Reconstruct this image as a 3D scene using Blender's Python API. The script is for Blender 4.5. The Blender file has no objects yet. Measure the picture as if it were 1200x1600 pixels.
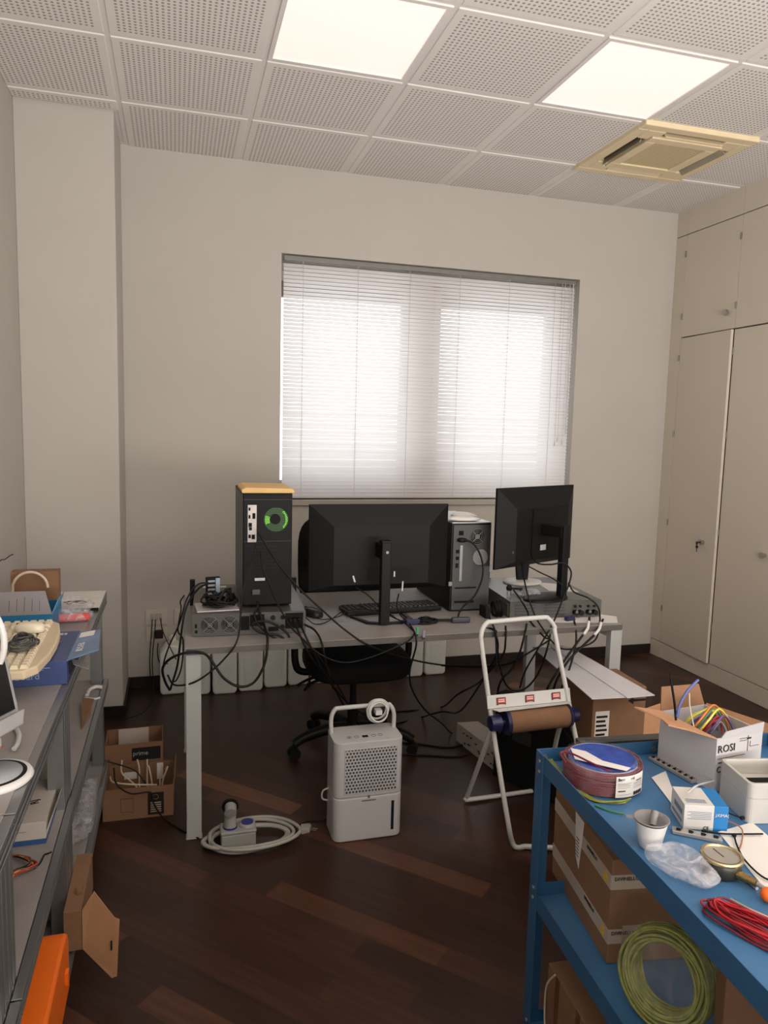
import bpy, math, random
from mathutils import Vector, Matrix, noise
PI = math.pi
random.seed(7)
SC = bpy.context.scene
COL = SC.collection

# ---------------------------------------------------------------- camera
F_PX, YAW, PITCH, ROLL = 1139.66, 0.27894, -0.11266, 0.02499
CAM = Vector((0.24349, 0.0, 1.52992))
fw = Vector((math.sin(YAW)*math.cos(PITCH), math.cos(YAW)*math.cos(PITCH), math.sin(PITCH)))
r0 = fw.cross(Vector((0, 0, 1))).normalized()
u0 = r0.cross(fw)
RT = math.cos(ROLL)*r0 + math.sin(ROLL)*u0
UP = -math.sin(ROLL)*r0 + math.cos(ROLL)*u0
cd = bpy.data.cameras.new('camera')
cd.sensor_fit = 'VERTICAL'; cd.sensor_height = 36; cd.lens = F_PX/1600*36
cd.clip_start = 0.02; cd.clip_end = 100
cam = bpy.data.objects.new('camera', cd)
m = Matrix.Identity(4)
for i in range(3):
    m[i][0], m[i][1], m[i][2], m[i][3] = RT[i], UP[i], -fw[i], CAM[i]
cam.matrix_world = m
COL.objects.link(cam); SC.camera = cam

def at(px, py, x=None, y=None, z=None):
    """the point of the room that lies on a plane x=, y= or z= along a sight line"""
    d = (px-600)/F_PX*RT - (py-800)/F_PX*UP + fw
    i, v = (0, x) if x is not None else ((1, y) if y is not None else (2, z))
    return CAM + d*((v-CAM[i])/d[i])

# ---------------------------------------------------------------- world, light, exposure
SC.view_settings.view_transform = 'Standard'
SC.view_settings.look = 'None'
SC.view_settings.gamma = 1.0
SC.view_settings.use_curve_mapping = False
SC.view_settings.exposure = 0.0
W = bpy.data.worlds.new('world'); SC.world = W; W.use_nodes = True
bg = W.node_tree.nodes['Background']
bg.inputs[0].default_value = (0.93, 0.96, 1.0, 1); bg.inputs[1].default_value = 3.2
H = 3.012          # ceiling height
BY = 4.3285        # back wall
LX, RX = -0.47, 4.07
FY = -2.6          # wall behind the camera
def area(name, loc, rot, sx, sy, power, col, portal=False):
    l = bpy.data.lights.new(name, 'AREA'); l.shape = 'RECTANGLE'; l.size = sx; l.size_y = sy
    l.energy = power; l.color = col
    o = bpy.data.objects.new(name, l); o.location = loc; o.rotation_euler = rot; COL.objects.link(o)
    if portal: l.cycles.is_portal = True
    return o
area('window_daylight', (1.8, BY+0.62, 2.0), (math.radians(-78), 0, 0), 2.4, 1.9, 6, (0.97, 0.97, 1.0))
# added fill lamp behind the camera, washes the ceiling; no opening built there
area('rear_ceiling_fill', (1.9, FY+1.2, 1.1), (math.radians(163), 0, 0), 3.6, 1.6, 335, (1.0, 0.945, 0.90))

# ---------------------------------------------------------------- materials
def lin(c):
    return tuple(((v/255)/12.92 if v/255 <= 0.04045 else ((v/255+0.055)/1.055)**2.4) for v in c) + (1.0,)
_M = {}
def mat(name, col, rough=0.55, metal=0.0, var=0.06, scale=12, bump=0.0, alpha=1.0, emit=0.0, coat=0.0, ecol=None):
    if name in _M: return _M[name]
    M = bpy.data.materials.new(name); M.use_nodes = True; _M[name] = M
    n, l = M.node_tree.nodes, M.node_tree.links
    b = n['Principled BSDF']; c = lin(col)
    b.inputs['Roughness'].default_value = rough; b.inputs['Metallic'].default_value = metal
    b.inputs['Base Color'].default_value = c
    if var > 0 or bump > 0:
        t = n.new('ShaderNodeTexCoord'); z = n.new('ShaderNodeTexNoise')
        z.inputs['Scale'].default_value = scale; z.inputs['Detail'].default_value = 5
        l.new(t.outputs['Object'], z.inputs['Vector'])
        if var > 0:
            r = n.new('ShaderNodeMapRange')
            r.inputs['From Min'].default_value = 0.3; r.inputs['From Max'].default_value = 0.7
            r.inputs['To Min'].default_value = 1-var; r.inputs['To Max'].default_value = 1+var
            l.new(z.outputs[0], r.inputs['Value'])
            x = n.new('ShaderNodeVectorMath'); x.operation = 'SCALE'
            x.inputs[0].default_value = c[:3]
            l.new(r.outputs[0], x.inputs['Scale']); l.new(x.outputs[0], b.inputs['Base Color'])
        if bump > 0:
            q = n.new('ShaderNodeBump'); q.inputs['Strength'].default_value = bump; q.inputs['Distance'].default_value = 0.004
            l.new(z.outputs[0], q.inputs['Height']); l.new(q.outputs[0], b.inputs['Normal'])
    if max(col) < 50 and metal == 0: b.inputs['Specular IOR Level'].default_value = 0.22
    if alpha < 1: b.inputs['Alpha'].default_value = alpha
    if coat: b.inputs['Coat Weight'].default_value = coat
    if emit:
        b.inputs['Emission Color'].default_value = lin(ecol or col); b.inputs['Emission Strength'].default_value = emit
    return M

def mathn(nt, op, a, b=None, c=None):
    n = nt.nodes.new('ShaderNodeMath'); n.operation = op
    for i, v in enumerate((a, b, c)):
        if v is None: continue
        if isinstance(v, (int, float)): n.inputs[i].default_value = v
        else: nt.links.new(v, n.inputs[i])
    return n.outputs[0]

def dots(name, col, dot, step, rad, axes='xy', off=(0, 0), tile=None, border=0.0, hexa=False, rough=0.6, lim=None, emit=None, metal=0.0):
    """a sheet with round perforations on a regular pitch (object coordinates)"""
    if name in _M: return _M[name]
    M = bpy.data.materials.new(name); M.use_nodes = True; _M[name] = M
    nt = M.node_tree; n, l = nt.nodes, nt.links
    b = n['Principled BSDF']; b.inputs['Roughness'].default_value = rough; b.inputs['Metallic'].default_value = metal
    t = n.new('ShaderNodeTexCoord'); s = n.new('ShaderNodeSeparateXYZ'); l.new(t.outputs['Object'], s.inputs[0])
    uv = []
    mask = None
    for k in (0, 1):
        a = s.outputs['xyz'.index(axes[k])]
        a = mathn(nt, 'SUBTRACT', a, off[k])
        if tile:
            a = mathn(nt, 'FLOORED_MODULO', a, tile)
            m1 = mathn(nt, 'MULTIPLY', mathn(nt, 'GREATER_THAN', a, border), mathn(nt, 'LESS_THAN', a, tile-border))
            mask = m1 if mask is None else mathn(nt, 'MULTIPLY', mask, m1)
            a = mathn(nt, 'SUBTRACT', a, border)
        if lim:
            m1 = mathn(nt, 'MULTIPLY', mathn(nt, 'GREATER_THAN', a, lim[k][0]), mathn(nt, 'LESS_THAN', a, lim[k][1]))
            mask = m1 if mask is None else mathn(nt, 'MULTIPLY', mask, m1)
        uv.append(mathn(nt, 'DIVIDE', a, step))
    if hexa:
        row = mathn(nt, 'FLOOR', uv[1])
        uv[0] = mathn(nt, 'ADD', uv[0], mathn(nt, 'MULTIPLY', mathn(nt, 'FLOORED_MODULO', row, 2.0), 0.5))
    d = [mathn(nt, 'SUBTRACT', mathn(nt, 'FLOORED_MODULO', a, 1.0), 0.5) for a in uv]
    rr = mathn(nt, 'ADD', mathn(nt, 'MULTIPLY', d[0], d[0]), mathn(nt, 'MULTIPLY', d[1], d[1]))
    h = mathn(nt, 'LESS_THAN', rr, rad*rad)
    if mask is not None: h = mathn(nt, 'MULTIPLY', h, mask)
    x = n.new('ShaderNodeMix'); x.data_type = 'RGBA'
    x.inputs[6].default_value = lin(col); x.inputs[7].default_value = lin(dot)
    l.new(h, x.inputs[0]); l.new(x.outputs[2], b.inputs['Base Color'])
    if emit:
        b.inputs['Emission Color'].default_value = lin(emit[0])
        l.new(mathn(nt, 'MULTIPLY', h, emit[1]), b.inputs['Emission Strength'])
    return M

def floor_mat():
    M = bpy.data.materials.new('dark_parquet'); M.use_nodes = True
    nt = M.node_tree; n, l = nt.nodes, nt.links; b = n['Principled BSDF']
    t = n.new('ShaderNodeTexCoord'); mp = n.new('ShaderNodeMapping'); l.new(t.outputs['Object'], mp.inputs[0])
    mp.inputs['Rotation'].default_value = (0, 0, math.radians(45)); mp.inputs['Location'].default_value = (0.03, 0.02, 0)
    br = n.new('ShaderNodeTexBrick'); l.new(mp.outputs[0], br.inputs['Vector'])
    br.inputs['Scale'].default_value = 1.0; br.inputs['Brick Width'].default_value = 0.62; br.inputs['Row Height'].default_value = 0.09
    br.inputs['Mortar Size'].default_value = 0.0009; br.inputs['Mortar Smooth'].default_value = 0.2; br.inputs['Bias'].default_value = 0.0
    br.inputs['Color1'].default_value = (0, 0, 0, 1); br.inputs['Color2'].default_value = (1, 1, 1, 1); br.inputs['Mortar'].default_value = (0, 0, 0, 1)
    br.offset = 0.37; br.offset_frequency = 2
    cr = n.new('ShaderNodeValToRGB'); l.new(br.outputs['Color'], cr.inputs[0])
    e = cr.color_ramp.elements
    e[0].position = 0.0; e[0].color = lin((48, 31, 25)); e[1].position = 1.0; e[1].color = lin((112, 72, 50))
    for p, c in ((0.6, (52, 34, 27)), (0.88, (60, 39, 30)), (0.96, (80, 51, 38))):
        k = e.new(p); k.color = lin(c)
    mp2 = n.new('ShaderNodeMapping'); l.new(mp.outputs[0], mp2.inputs[0]); mp2.inputs['Scale'].default_value = (3, 40, 1)
    z = n.new('ShaderNodeTexNoise'); l.new(mp2.outputs[0], z.inputs['Vector']); z.inputs['Scale'].default_value = 1.5; z.inputs['Detail'].default_value = 6
    r = n.new('ShaderNodeMapRange'); l.new(z.outputs[0], r.inputs['Value'])
    r.inputs['From Min'].default_value = 0.3; r.inputs['From Max'].default_value = 0.7; r.inputs['To Min'].default_value = 0.8; r.inputs['To Max'].default_value = 1.2
    v = n.new('ShaderNodeVectorMath'); v.operation = 'SCALE'; l.new(cr.outputs[0], v.inputs[0]); l.new(r.outputs[0], v.inputs['Scale'])
    l.new(v.outputs[0], b.inputs['Base Color'])
    b.inputs['Roughness'].default_value = 0.34; b.inputs['Specular IOR Level'].default_value = 0.3
    q = n.new('ShaderNodeBump'); q.inputs['Strength'].default_value = 0.15; q.inputs['Distance'].default_value = 0.002
    l.new(z.outputs[0], q.inputs['Height']); l.new(q.outputs[0], b.inputs['Normal'])
    return M

def glass_mat():
    M = bpy.data.materials.new('window_glass'); M.use_nodes = True
    nt = M.node_tree; n, l = nt.nodes, nt.links; n.remove(n['Principled BSDF'])
    a = n.new('ShaderNodeBsdfTransparent'); g = n.new('ShaderNodeBsdfGlossy'); g.inputs['Roughness'].default_value = 0.02
    f = n.new('ShaderNodeFresnel'); f.inputs[0].default_value = 1.45
    x = n.new('ShaderNodeMixShader'); l.new(f.outputs[0], x.inputs[0]); l.new(a.outputs[0], x.inputs[1]); l.new(g.outputs[0], x.inputs[2])
    l.new(x.outputs[0], n['Material Output'].inputs[0])
    return M

def film_mat(name, col=(215, 215, 220), op=0.3):
    M = bpy.data.materials.new(name); M.use_nodes = True
    nt = M.node_tree; n, l = nt.nodes, nt.links; b = n['Principled BSDF']
    b.inputs['Base Color'].default_value = lin(col); b.inputs['Roughness'].default_value = 0.18
    t = n.new('ShaderNodeTexCoord'); z = n.new('ShaderNodeTexNoise'); l.new(t.outputs['Object'], z.inputs['Vector'])
    z.inputs['Scale'].default_value = 30; z.inputs['Detail'].default_value = 6; z.inputs['Distortion'].default_value = 1.5
    r = n.new('ShaderNodeMapRange'); l.new(z.outputs[0], r.inputs['Value'])
    r.inputs['From Min'].default_value = 0.4; r.inputs['From Max'].default_value = 0.65
    r.inputs['To Min'].default_value = op*0.55; r.inputs['To Max'].default_value = min(1, op*2.0)
    l.new(r.outputs[0], b.inputs['Alpha'])
    q = n.new('ShaderNodeBump'); q.inputs['Strength'].default_value = 0.8; q.inputs['Distance'].default_value = 0.01
    l.new(z.outputs[0], q.inputs['Height']); l.new(q.outputs[0], b.inputs['Normal'])
    return M

# ---------------------------------------------------------------- mesh builder
def smoothpath(pts, k=6):
    P = [Vector(p) for p in pts]
    if len(P) < 3: return P
    out = []
    Q = [P[0]*2-P[1]] + P + [P[-1]*2-P[-2]]
    for i in range(1, len(Q)-2):
        a, b, c, d = Q[i-1:i+3]
        for j in range(k):
            t = j/k
            out.append(0.5*((2*b)+(-a+c)*t+(2*a-5*b+4*c-d)*t*t+(-a+3*b-3*c+d)*t*t*t))
    out.append(P[-1]); return out

class MB:
    def __init__(s, M=None):
        s.v, s.f, s.mi, s.sm = [], [], [], []; s.M = M or Matrix.Identity(4)
    def add(s, vs, fs, mi=0, sm=False):
        o = len(s.v); s.v += [s.M @ Vector(v) for v in vs]
        for f in fs: s.f.append([o+i for i in f]); s.mi.append(mi); s.sm.append(sm)
        return s
    def box(s, x0, x1, y0, y1, z0, z1, mi=0):
        return s.add([(x0,y0,z0),(x1,y0,z0),(x1,y1,z0),(x0,y1,z0),(x0,y0,z1),(x1,y0,z1),(x1,y1,z1),(x0,y1,z1)],
                     [(0,3,2,1),(4,5,6,7),(0,1,5,4),(1,2,6,5),(2,3,7,6),(3,0,4,7)], mi)
    def cbox(s, c, d, mi=0): return s.box(c[0]-d[0]/2, c[0]+d[0]/2, c[1]-d[1]/2, c[1]+d[1]/2, c[2]-d[2]/2, c[2]+d[2]/2, mi)
    def prism(s, poly, lo, hi, axis='z', mi=0):
        n = len(poly)
        def p(a, b, h): return {'z': (a, b, h), 'y': (a, h, b), 'x': (h, a, b)}[axis]
        vs = [p(a, b, lo) for a, b in poly] + [p(a, b, hi) for a, b in poly]
        fs = [tuple(range(n))[::-1], tuple(range(n, 2*n))] + [(i, (i+1) % n, n+(i+1) % n, n+i) for i in range(n)]
        return s.add(vs, fs, mi)
    def slab(s, pts, t, mi=0):
        """a sheet through 3-D corner points with thickness t"""
        P = [Vector(p) for p in pts]; nn = (P[1]-P[0]).cross(P[2]-P[0]).normalized()*t; n = len(P)
        return s.add(P+[p+nn for p in P], [tuple(range(n))[::-1], tuple(range(n, 2*n))]+[(i, (i+1) % n, n+(i+1) % n, n+i) for i in range(n)], mi)
    def cyl(s, a, b, r, r2=None, n=16, mi=0, cap=True):
        a, b = Vector(a), Vector(b); r2 = r if r2 is None else r2
        d = (b-a).normalized(); t = d.orthogonal().normalized(); w = d.cross(t)
        vs = [a+(t*math.cos(2*PI*i/n)+w*math.sin(2*PI*i/n))*r for i in range(n)] + [b+(t*math.cos(2*PI*i/n)+w*math.sin(2*PI*i/n))*r2 for i in range(n)]
        s.add(vs, [(i, (i+1) % n, n+(i+1) % n, n+i) for i in range(n)], mi, True)
        if cap: s.add(vs, [tuple(range(n))[::-1], tuple(range(n, 2*n))], mi)
        return s
    def tube(s, pts, r, n=8, k=6, mi=0, closed=False):
        P = smoothpath(pts, k) if k else [Vector(p) for p in pts]
        if closed and k:
            q = [Vector(p) for p in pts]; P = smoothpath(q[-2:]+q+q[:2], k)[2*k:-(2*k)+0]
            P = P[:-1] if (P[0]-P[-1]).length < 1e-5 else P
        m = len(P); vs = []; t = None
        for i in range(m):
            a, b = (P[(i-1) % m], P[(i+1) % m]) if closed else (P[max(0, i-1)], P[min(m-1, i+1)])
            d = (b-a)
            d = d.normalized() if d.length > 1e-9 else Vector((0, 0, 1))
            if t is None: t = d.orthogonal().normalized()
            t = (t-d*t.dot(d)); t = t.normalized() if t.length > 1e-6 else d.orthogonal().normalized()
            w = d.cross(t)
            rr = r(i/(m-1)) if callable(r) else r
            vs += [P[i]+(t*math.cos(2*PI*j/n)+w*math.sin(2*PI*j/n))*rr for j in range(n)]
        fs = []
        for i in range(m if closed else m-1):
            for j in range(n):
                k2 = ((i+1) % m)*n
                fs.append((i*n+j, i*n+(j+1) % n, k2+(j+1) % n, k2+j))
        s.add(vs, fs, mi, True)
        if not closed: s.add(vs, [tuple(range(n))[::-1], tuple(range((m-1)*n, m*n))], mi)
        return s
    def lathe(s, prof, c=(0, 0, 0), n=32, mi=0, sx=1, sy=1, cap=True):
        vs = []; m = len(prof)
        for r, z in prof:
            for i in range(n): vs.append((c[0]+r*math.cos(2*PI*i/n)*sx, c[1]+r*math.sin(2*PI*i/n)*sy, c[2]+z))
        fs = [(i*n+j, i*n+(j+1) % n, (i+1)*n+(j+1) % n, (i+1)*n+j) for i in range(m-1) for j in range(n)]
        s.add(vs, fs, mi, True)
        if cap and prof[0][0] > 1e-6: s.add(vs, [tuple(range(n))[::-1]], mi)
        if cap and prof[-1][0] > 1e-6: s.add(vs, [tuple(range((m-1)*n, m*n))], mi)
        return s
    def sellip(s, c, d, e=0.5, n=24, mi=0, warp=None):
        def f(v, p): return math.copysign(abs(v)**p, v)
        vs = []; m = n//2
        for i in range(m+1):
            a = -PI/2+PI*i/m
            for j in range(n):
                b = 2*PI*j/n
                p = Vector((c[0]+d[0]*f(math.cos(a), e)*f(math.cos(b), e), c[1]+d[1]*f(math.cos(a), e)*f(math.sin(b), e), c[2]+d[2]*f(math.sin(a), e)))
                vs.append(warp(p) if warp else p)
        return s.add(vs, [(i*n+j, i*n+(j+1) % n, (i+1)*n+(j+1) % n, (i+1)*n+j) for i in range(m) for j in range(n)], mi, True)
    def build(s, name, mats, parent=None, bevel=0.0, seg=2, sub=0):
        if not isinstance(mats, (list, tuple)): mats = [mats]
        me = bpy.data.meshes.new(name); o = bpy.data.objects.new(name, me)
        org = Vector((0, 0, 0))
        if parent is None and s.v:
            xs = [min(v[i] for v in s.v) for i in range(3)]; xm = [max(v[i] for v in s.v) for i in range(3)]
            org = Vector(((xs[0]+xm[0])/2, (xs[1]+xm[1])/2, xs[2]))
        me.from_pydata([tuple(v-org) for v in s.v], [], s.f)
        for mt in mats: me.materials.append(mt)
        for i, p in enumerate(me.polygons): p.material_index = s.mi[i]; p.use_smooth = s.sm[i]
        me.validate(); me.update()
        o.location = org; COL.objects.link(o)
        if parent is not None: o.parent = parent
        if bevel:
            b = o.modifiers.new('bevel', 'BEVEL'); b.width = bevel; b.segments = seg; b.limit_method = 'ANGLE'; b.angle_limit = math.radians(50)
        if sub:
            b = o.modifiers.new('sub', 'SUBSURF'); b.levels = sub; b.render_levels = sub
        return o

def each(b, name, mats, parent, **kw):
    """every separate piece of a builder becomes its own part"""
    key = {}; par = list(range(len(b.v)))
    def fd(i):
        while par[i] != i: par[i] = par[par[i]]; i = par[i]
        return i
    for i, v in enumerate(b.v):
        k = tuple(round(c, 5) for c in v)
        if k in key: par[fd(i)] = fd(key[k])
        else: key[k] = i
    for f in b.f:
        for j in f[1:]: par[fd(j)] = fd(f[0])
    gr = {}
    for n_, f in enumerate(b.f): gr.setdefault(fd(f[0]), []).append(n_)
    out = []
    for fs in gr.values():
        c = MB(); mp = {}
        for n_ in fs:
            for i in b.f[n_]:
                if i not in mp: mp[i] = len(c.v); c.v.append(b.v[i])
            c.f.append([mp[i] for i in b.f[n_]]); c.mi.append(b.mi[n_]); c.sm.append(b.sm[n_])
        out.append(c.build(name, mats, parent, **kw))
    return out

def tag(o, label, cat, group=None):
    o['label'] = label; o['category'] = cat
    if group: o['group'] = group
    return o
def thing(name, label, cat, loc=(0, 0, 0), rz=0.0, group=None):
    o = bpy.data.objects.new(name, None); o.empty_display_size = 0.05; COL.objects.link(o)
    o.location = loc; o.rotation_euler = (0, 0, rz); return tag(o, label, cat, group)
def struct(o): o['kind'] = 'structure'; return o
def text(parent, s, org, right, up, size, m, name='printed_text', align='LEFT', ext=0.0004):
    """lettering lying on a surface: org in the parent's frame, right/up directions"""
    c = bpy.data.curves.new(name, 'FONT'); c.body = s; c.size = size; c.align_x = align; c.extrude = ext; c.resolution_u = 2
    t = bpy.data.objects.new(name, c); COL.objects.link(t)
    dg = bpy.context.evaluated_depsgraph_get(); dg.update()
    me = bpy.data.meshes.new_from_object(t.evaluated_get(dg)); bpy.data.objects.remove(t)
    R, U = Vector(right).normalized(), Vector(up).normalized(); N = R.cross(U)
    X = Matrix.Identity(4)
    for i in range(3): X[i][0], X[i][1], X[i][2], X[i][3] = R[i], U[i], N[i], org[i]+N[i]*0.0006
    me.transform(X); me.materials.clear(); me.materials.append(m)
    o = bpy.data.objects.new(name, me); COL.objects.link(o); o.parent = parent
    return o
def rz(a): return Matrix.Rotation(a, 4, 'Z')
def TR(x, y, z): return Matrix.Translation((x, y, z))

# shared materials
WALL = mat('painted_wall', (183, 178, 171), 0.85, var=0.02, scale=3, bump=0.05)
WHITE = mat('white_plastic', (205, 204, 202), 0.38, var=0.02)
WHMET = mat('white_metal', (196, 196, 193), 0.35, var=0.02)
DESKW = mat('desk_leg_white_dimmed', (160, 162, 160), 0.4, var=0.02)  # white leg paint, darkened to carry the dimness low in the room
BLACK = mat('black_plastic', (15, 15, 16), 0.5, var=0.1)
MBLK = mat('matte_black', (17, 17, 18), 0.7, var=0.1)
CABLE = mat('black_cable', (16, 16, 17), 0.5, var=0.0)
GCAB = mat('grey_cable', (60, 60, 62), 0.5, var=0.0)
STEEL = mat('galvanised_steel', (132, 132, 130), 0.42, 0.75, var=0.08)
ALU = mat('aluminium_profile', (150, 151, 152), 0.34, 0.8, var=0.03)
DARK = mat('dark_slot', (20, 20, 20), 0.9, var=0.0)
PAPER = mat('white_paper', (214, 211, 206), 0.8, var=0.02)
CARD = mat('corrugated_cardboard', (124, 91, 66), 0.85, var=0.06, scale=20, bump=0.1)
CARDIN = mat('cardboard_inside', (182, 138, 104), 0.85, var=0.06, scale=20)
INK = mat('black_ink', (30, 28, 28), 0.7, var=0.0)
GINK = mat('grey_ink', (110, 108, 106), 0.7, var=0.0)
WINK = mat('white_ink', (205, 205, 205), 0.6, var=0.0)
LAM = mat('concrete_laminate', (139, 135, 132), 0.5, var=0.14, scale=6)
BLUEP = mat('blue_painted_steel', (44, 86, 124), 0.4, var=0.05)
NAVY = mat('navy_plastic', (30, 32, 72), 0.4, var=0.05)
RED = mat('red_cable', (170, 22, 34), 0.4, var=0.0)
TRANS = film_mat('clear_plastic_film', op=0.22)
CHROME = mat('chrome', (190, 190, 188), 0.18, 1.0, var=0.0)

# ================================================================ SETTING
struct(MB().box(LX-0.1, RX+0.1, FY-0.1, BY+0.1, -0.08, 0).build('floor', floor_mat()))
# back wall with the window opening
WX0, WX1, WZ0, WZ1 = 0.834, 2.762, 1.10, 2.522
b = MB(); T = 0.38
b.box(LX-0.1, WX0, BY, BY+T, 0, H+.15).box(WX1, RX+0.1, BY, BY+T, 0, H+.15).box(WX0, WX1, BY, BY+T, 0, WZ0).box(WX0, WX1, BY, BY+T, WZ1, H+.15)
struct(b.build('wall_back', WALL))
struct(MB().box(LX-0.1, LX, FY, BY, 0, H+.15).build('wall_left', WALL))
struct(MB().box(RX, RX+0.1, FY, BY, 0, H+.15).build('wall_right', WALL))
b = MB()
b.box(LX-.1, RX+.1, FY-0.1, FY, 0, H+.15)
struct(b.build('wall_front', WALL))
struct(MB().box(LX, -0.031, 3.885, BY, 0, H+.06).build('wall_pillar', WALL, bevel=0.004))
BBM = mat('dark_skirting', (38, 30, 28), 0.45)
struct(MB().box(-0.031, 3.47, BY-0.012, BY, 0, 0.068).build('baseboard_back', BBM, bevel=0.002))
struct(MB().box(LX, -0.019, 3.873, 3.885, 0, 0.068).box(-0.031, -0.019, 3.885, BY-.012, 0, 0.068).build('baseboard_pillar', BBM))
struct(MB().box(LX, LX+0.012, FY, 3.873, 0, 0.068).build('baseboard_left', BBM))

# ceiling: backing, T bars, perforated tiles
GX, GY = 0.0, BY-0.564
TILE = dots('perforated_ceiling_tile', (224, 219, 214), (152, 148, 145), 0.0202, 0.27, 'xy', (0, 0), tile=0.6, border=0.0375, rough=0.8)
struct(MB().box(LX-.1, RX+.1, FY-.1, BY+.1, H+0.03, H+0.06).build('ceiling', mat('ceiling_void', (88, 84, 80), 0.9)))
b = MB(); b2 = MB()
lights = {(1, -2), (3, -2), (1, -5), (3, -5), (1, -8), (3, -8), (5, -4), (5, -7)}   # tile column, row
acs = {(4, -1)}
org = Vector((0, 0, 0))
b.M = TR(-GX, -GY, 0)
for i in range(-1, 7):
    for j in range(-12, 1):
        x0, x1 = GX+i*0.6, GX+(i+1)*0.6; y0, y1 = GY+j*0.6, GY+(j+1)*0.6
        if (i, j) in lights or (i, j) in acs: continue
        x0, x1 = max(x0+0.010, LX), min(x1-0.010, RX); y0, y1 = max(y0+0.010, FY), min(y1-0.010, BY)
        if i == -1 and j == 0: y1 = 3.87
        if x1-x0 > 0.03 and y1-y0 > 0.03: b.box(x0, x1, y0, y1, H-0.008, H+0.008)
o = b.build('ceiling_tiles', TILE, bevel=0.0025, seg=1)
# keep the pitch of the holes locked to the grid: shift the mesh origin back to a grid node
off = o.location.copy(); o.data.transform(Matrix.Translation(off)); o.location = (GX, GY, 0); struct(o)
GRID = mat('white_ceiling_bar', (222, 218, 214), 0.5, var=0.02)
b = MB()
for i in range(0, 7): b.box(GX+i*0.6-0.012, GX+i*0.6+0.012, FY, BY, H-0.004, H+0.002)
for j in range(-11, 1): b.box(LX, RX, GY+j*0.6-0.012, GY+j*0.6+0.012, H-0.0035, H+0.0025)
struct(b.build('trim_ceiling_grid', GRID))
struct(MB().box(LX, RX, BY-0.02, BY, H-.002, H+0.006).box(-0.031, -0.012, 3.9, BY, H-.001, H+.005).build('trim_wall_angle', GRID))

# lamps of the ceiling: two in view, the rest added unseen for light
LITE = mat('lit_diffuser', (250, 232, 224), 0.5, var=0.012, scale=5, emit=0.60)
LITE2 = mat('added_fill_diffuser', (255, 240, 226), 0.5, var=0.0, emit=0.9)
LABL = {(1, -2): 'lit square ceiling light panel at the top centre, the left one of two', (3, -2): 'lit square ceiling light panel near the air conditioner'}
for (i, j) in sorted(lights):
    x0, y0 = GX+i*0.6, GY+j*0.6
    vis = (i, j) in LABL
    t = thing('ceiling_light', LABL.get((i, j), 'added unseen square ceiling light panel overhead, %s of the window wall' % {(1,-5):'third row, left side',(3,-5):'third row, middle',(1,-8):'fourth row, left side',(3,-8):'fourth row, middle',(5,-4):'second row, far right side',(5,-7):'fourth row, far right side'}.get((i, j))), 'ceiling light', (x0+.3, y0+.3, H-0.006), 0, 'square light panels in the ceiling grid')
    MB().box(-.29, .29, -.29, -.272, -.004, .012).box(-.29, .29, .272, .29, -.004, .012).box(-.29, -.272, -.272, .272, -.004, .012).box(.272, .29, -.272, .272, -.004, .012).build('frame', GRID, t)
    MB().box(-.272, .272, -.272, .272, .001, .010).build('diffuser', LITE if vis else LITE2, t)

# air conditioner cassette
CREAM = mat('aged_cream_plastic', (222, 204, 168), 0.5, var=0.03)
t = thing('ceiling_air_conditioner', 'yellowed cream cassette air conditioner set in the ceiling tiles', 'air conditioner', (2.7, GY-0.3, H-0.03))
b = MB()
q = 0.325
b.box(-q, q, -q, -.27, 0, .028).box(-q, q, .27, q, 0, .028).box(-q, -.27, -.27, .27, 0, .028).box(.27, q, -.27, .27, 0, .028)
for s in (-1, 1):
    for a0, a1 in ((-.27, -.17), (.17, .27)):
        b.box(a0, a1, min(s*.21, s*.27), max(s*.21, s*.27), 0, .028)
        b.box(min(s*.21, s*.27), max(s*.21, s*.27), a0 if a0 > 0 else a0+.0, a1, 0, .028) if False else None
for s in (-1, 1):
    b.box(min(s*.21, s*.27), max(s*.21, s*.27), -.27+.0, -.17, .0002, .0278).box(min(s*.21, s*.27), max(s*.21, s*.27), .17, .27, .0002, .0278)
b.build('panel', CREAM, t, bevel=0.006)
MB().box(-.28, .28, -.28, .28, .022, .03).build('duct', DARK, t)
MB().box(-.205, .205, -.205, -.15, -.004, .022).box(-.205, .205, .15, .205, -.004, .022).box(-.205, -.15, -.15, .15, -.004, .022).box(.15, .205, -.15, .15, -.004, .022).build('grille_frame', CREAM, t, bevel=.004)
MB().box(-.15, .15, -.15, .15, .004, .014).build('intake_grille', dots('intake_mesh', (220, 202, 160), (140, 122, 88), 0.011, 0.33, 'xy', (0, 0)), t)
VANE = mat('grey_vane', (150, 140, 118), .5)
for k, (a, flap) in enumerate(((0, 0.9), (PI/2, 0.9), (PI, 0.15), (-PI/2, 1.2))):
    bb = MB(rz(a) @ TR(0, -.24, .006) @ Matrix.Rotation(flap, 4, 'X')); bb.box(-.165, .165, -.022, .022, -.002, .002).build('vane', CREAM if k in (0, 2) else VANE, t)

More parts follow.
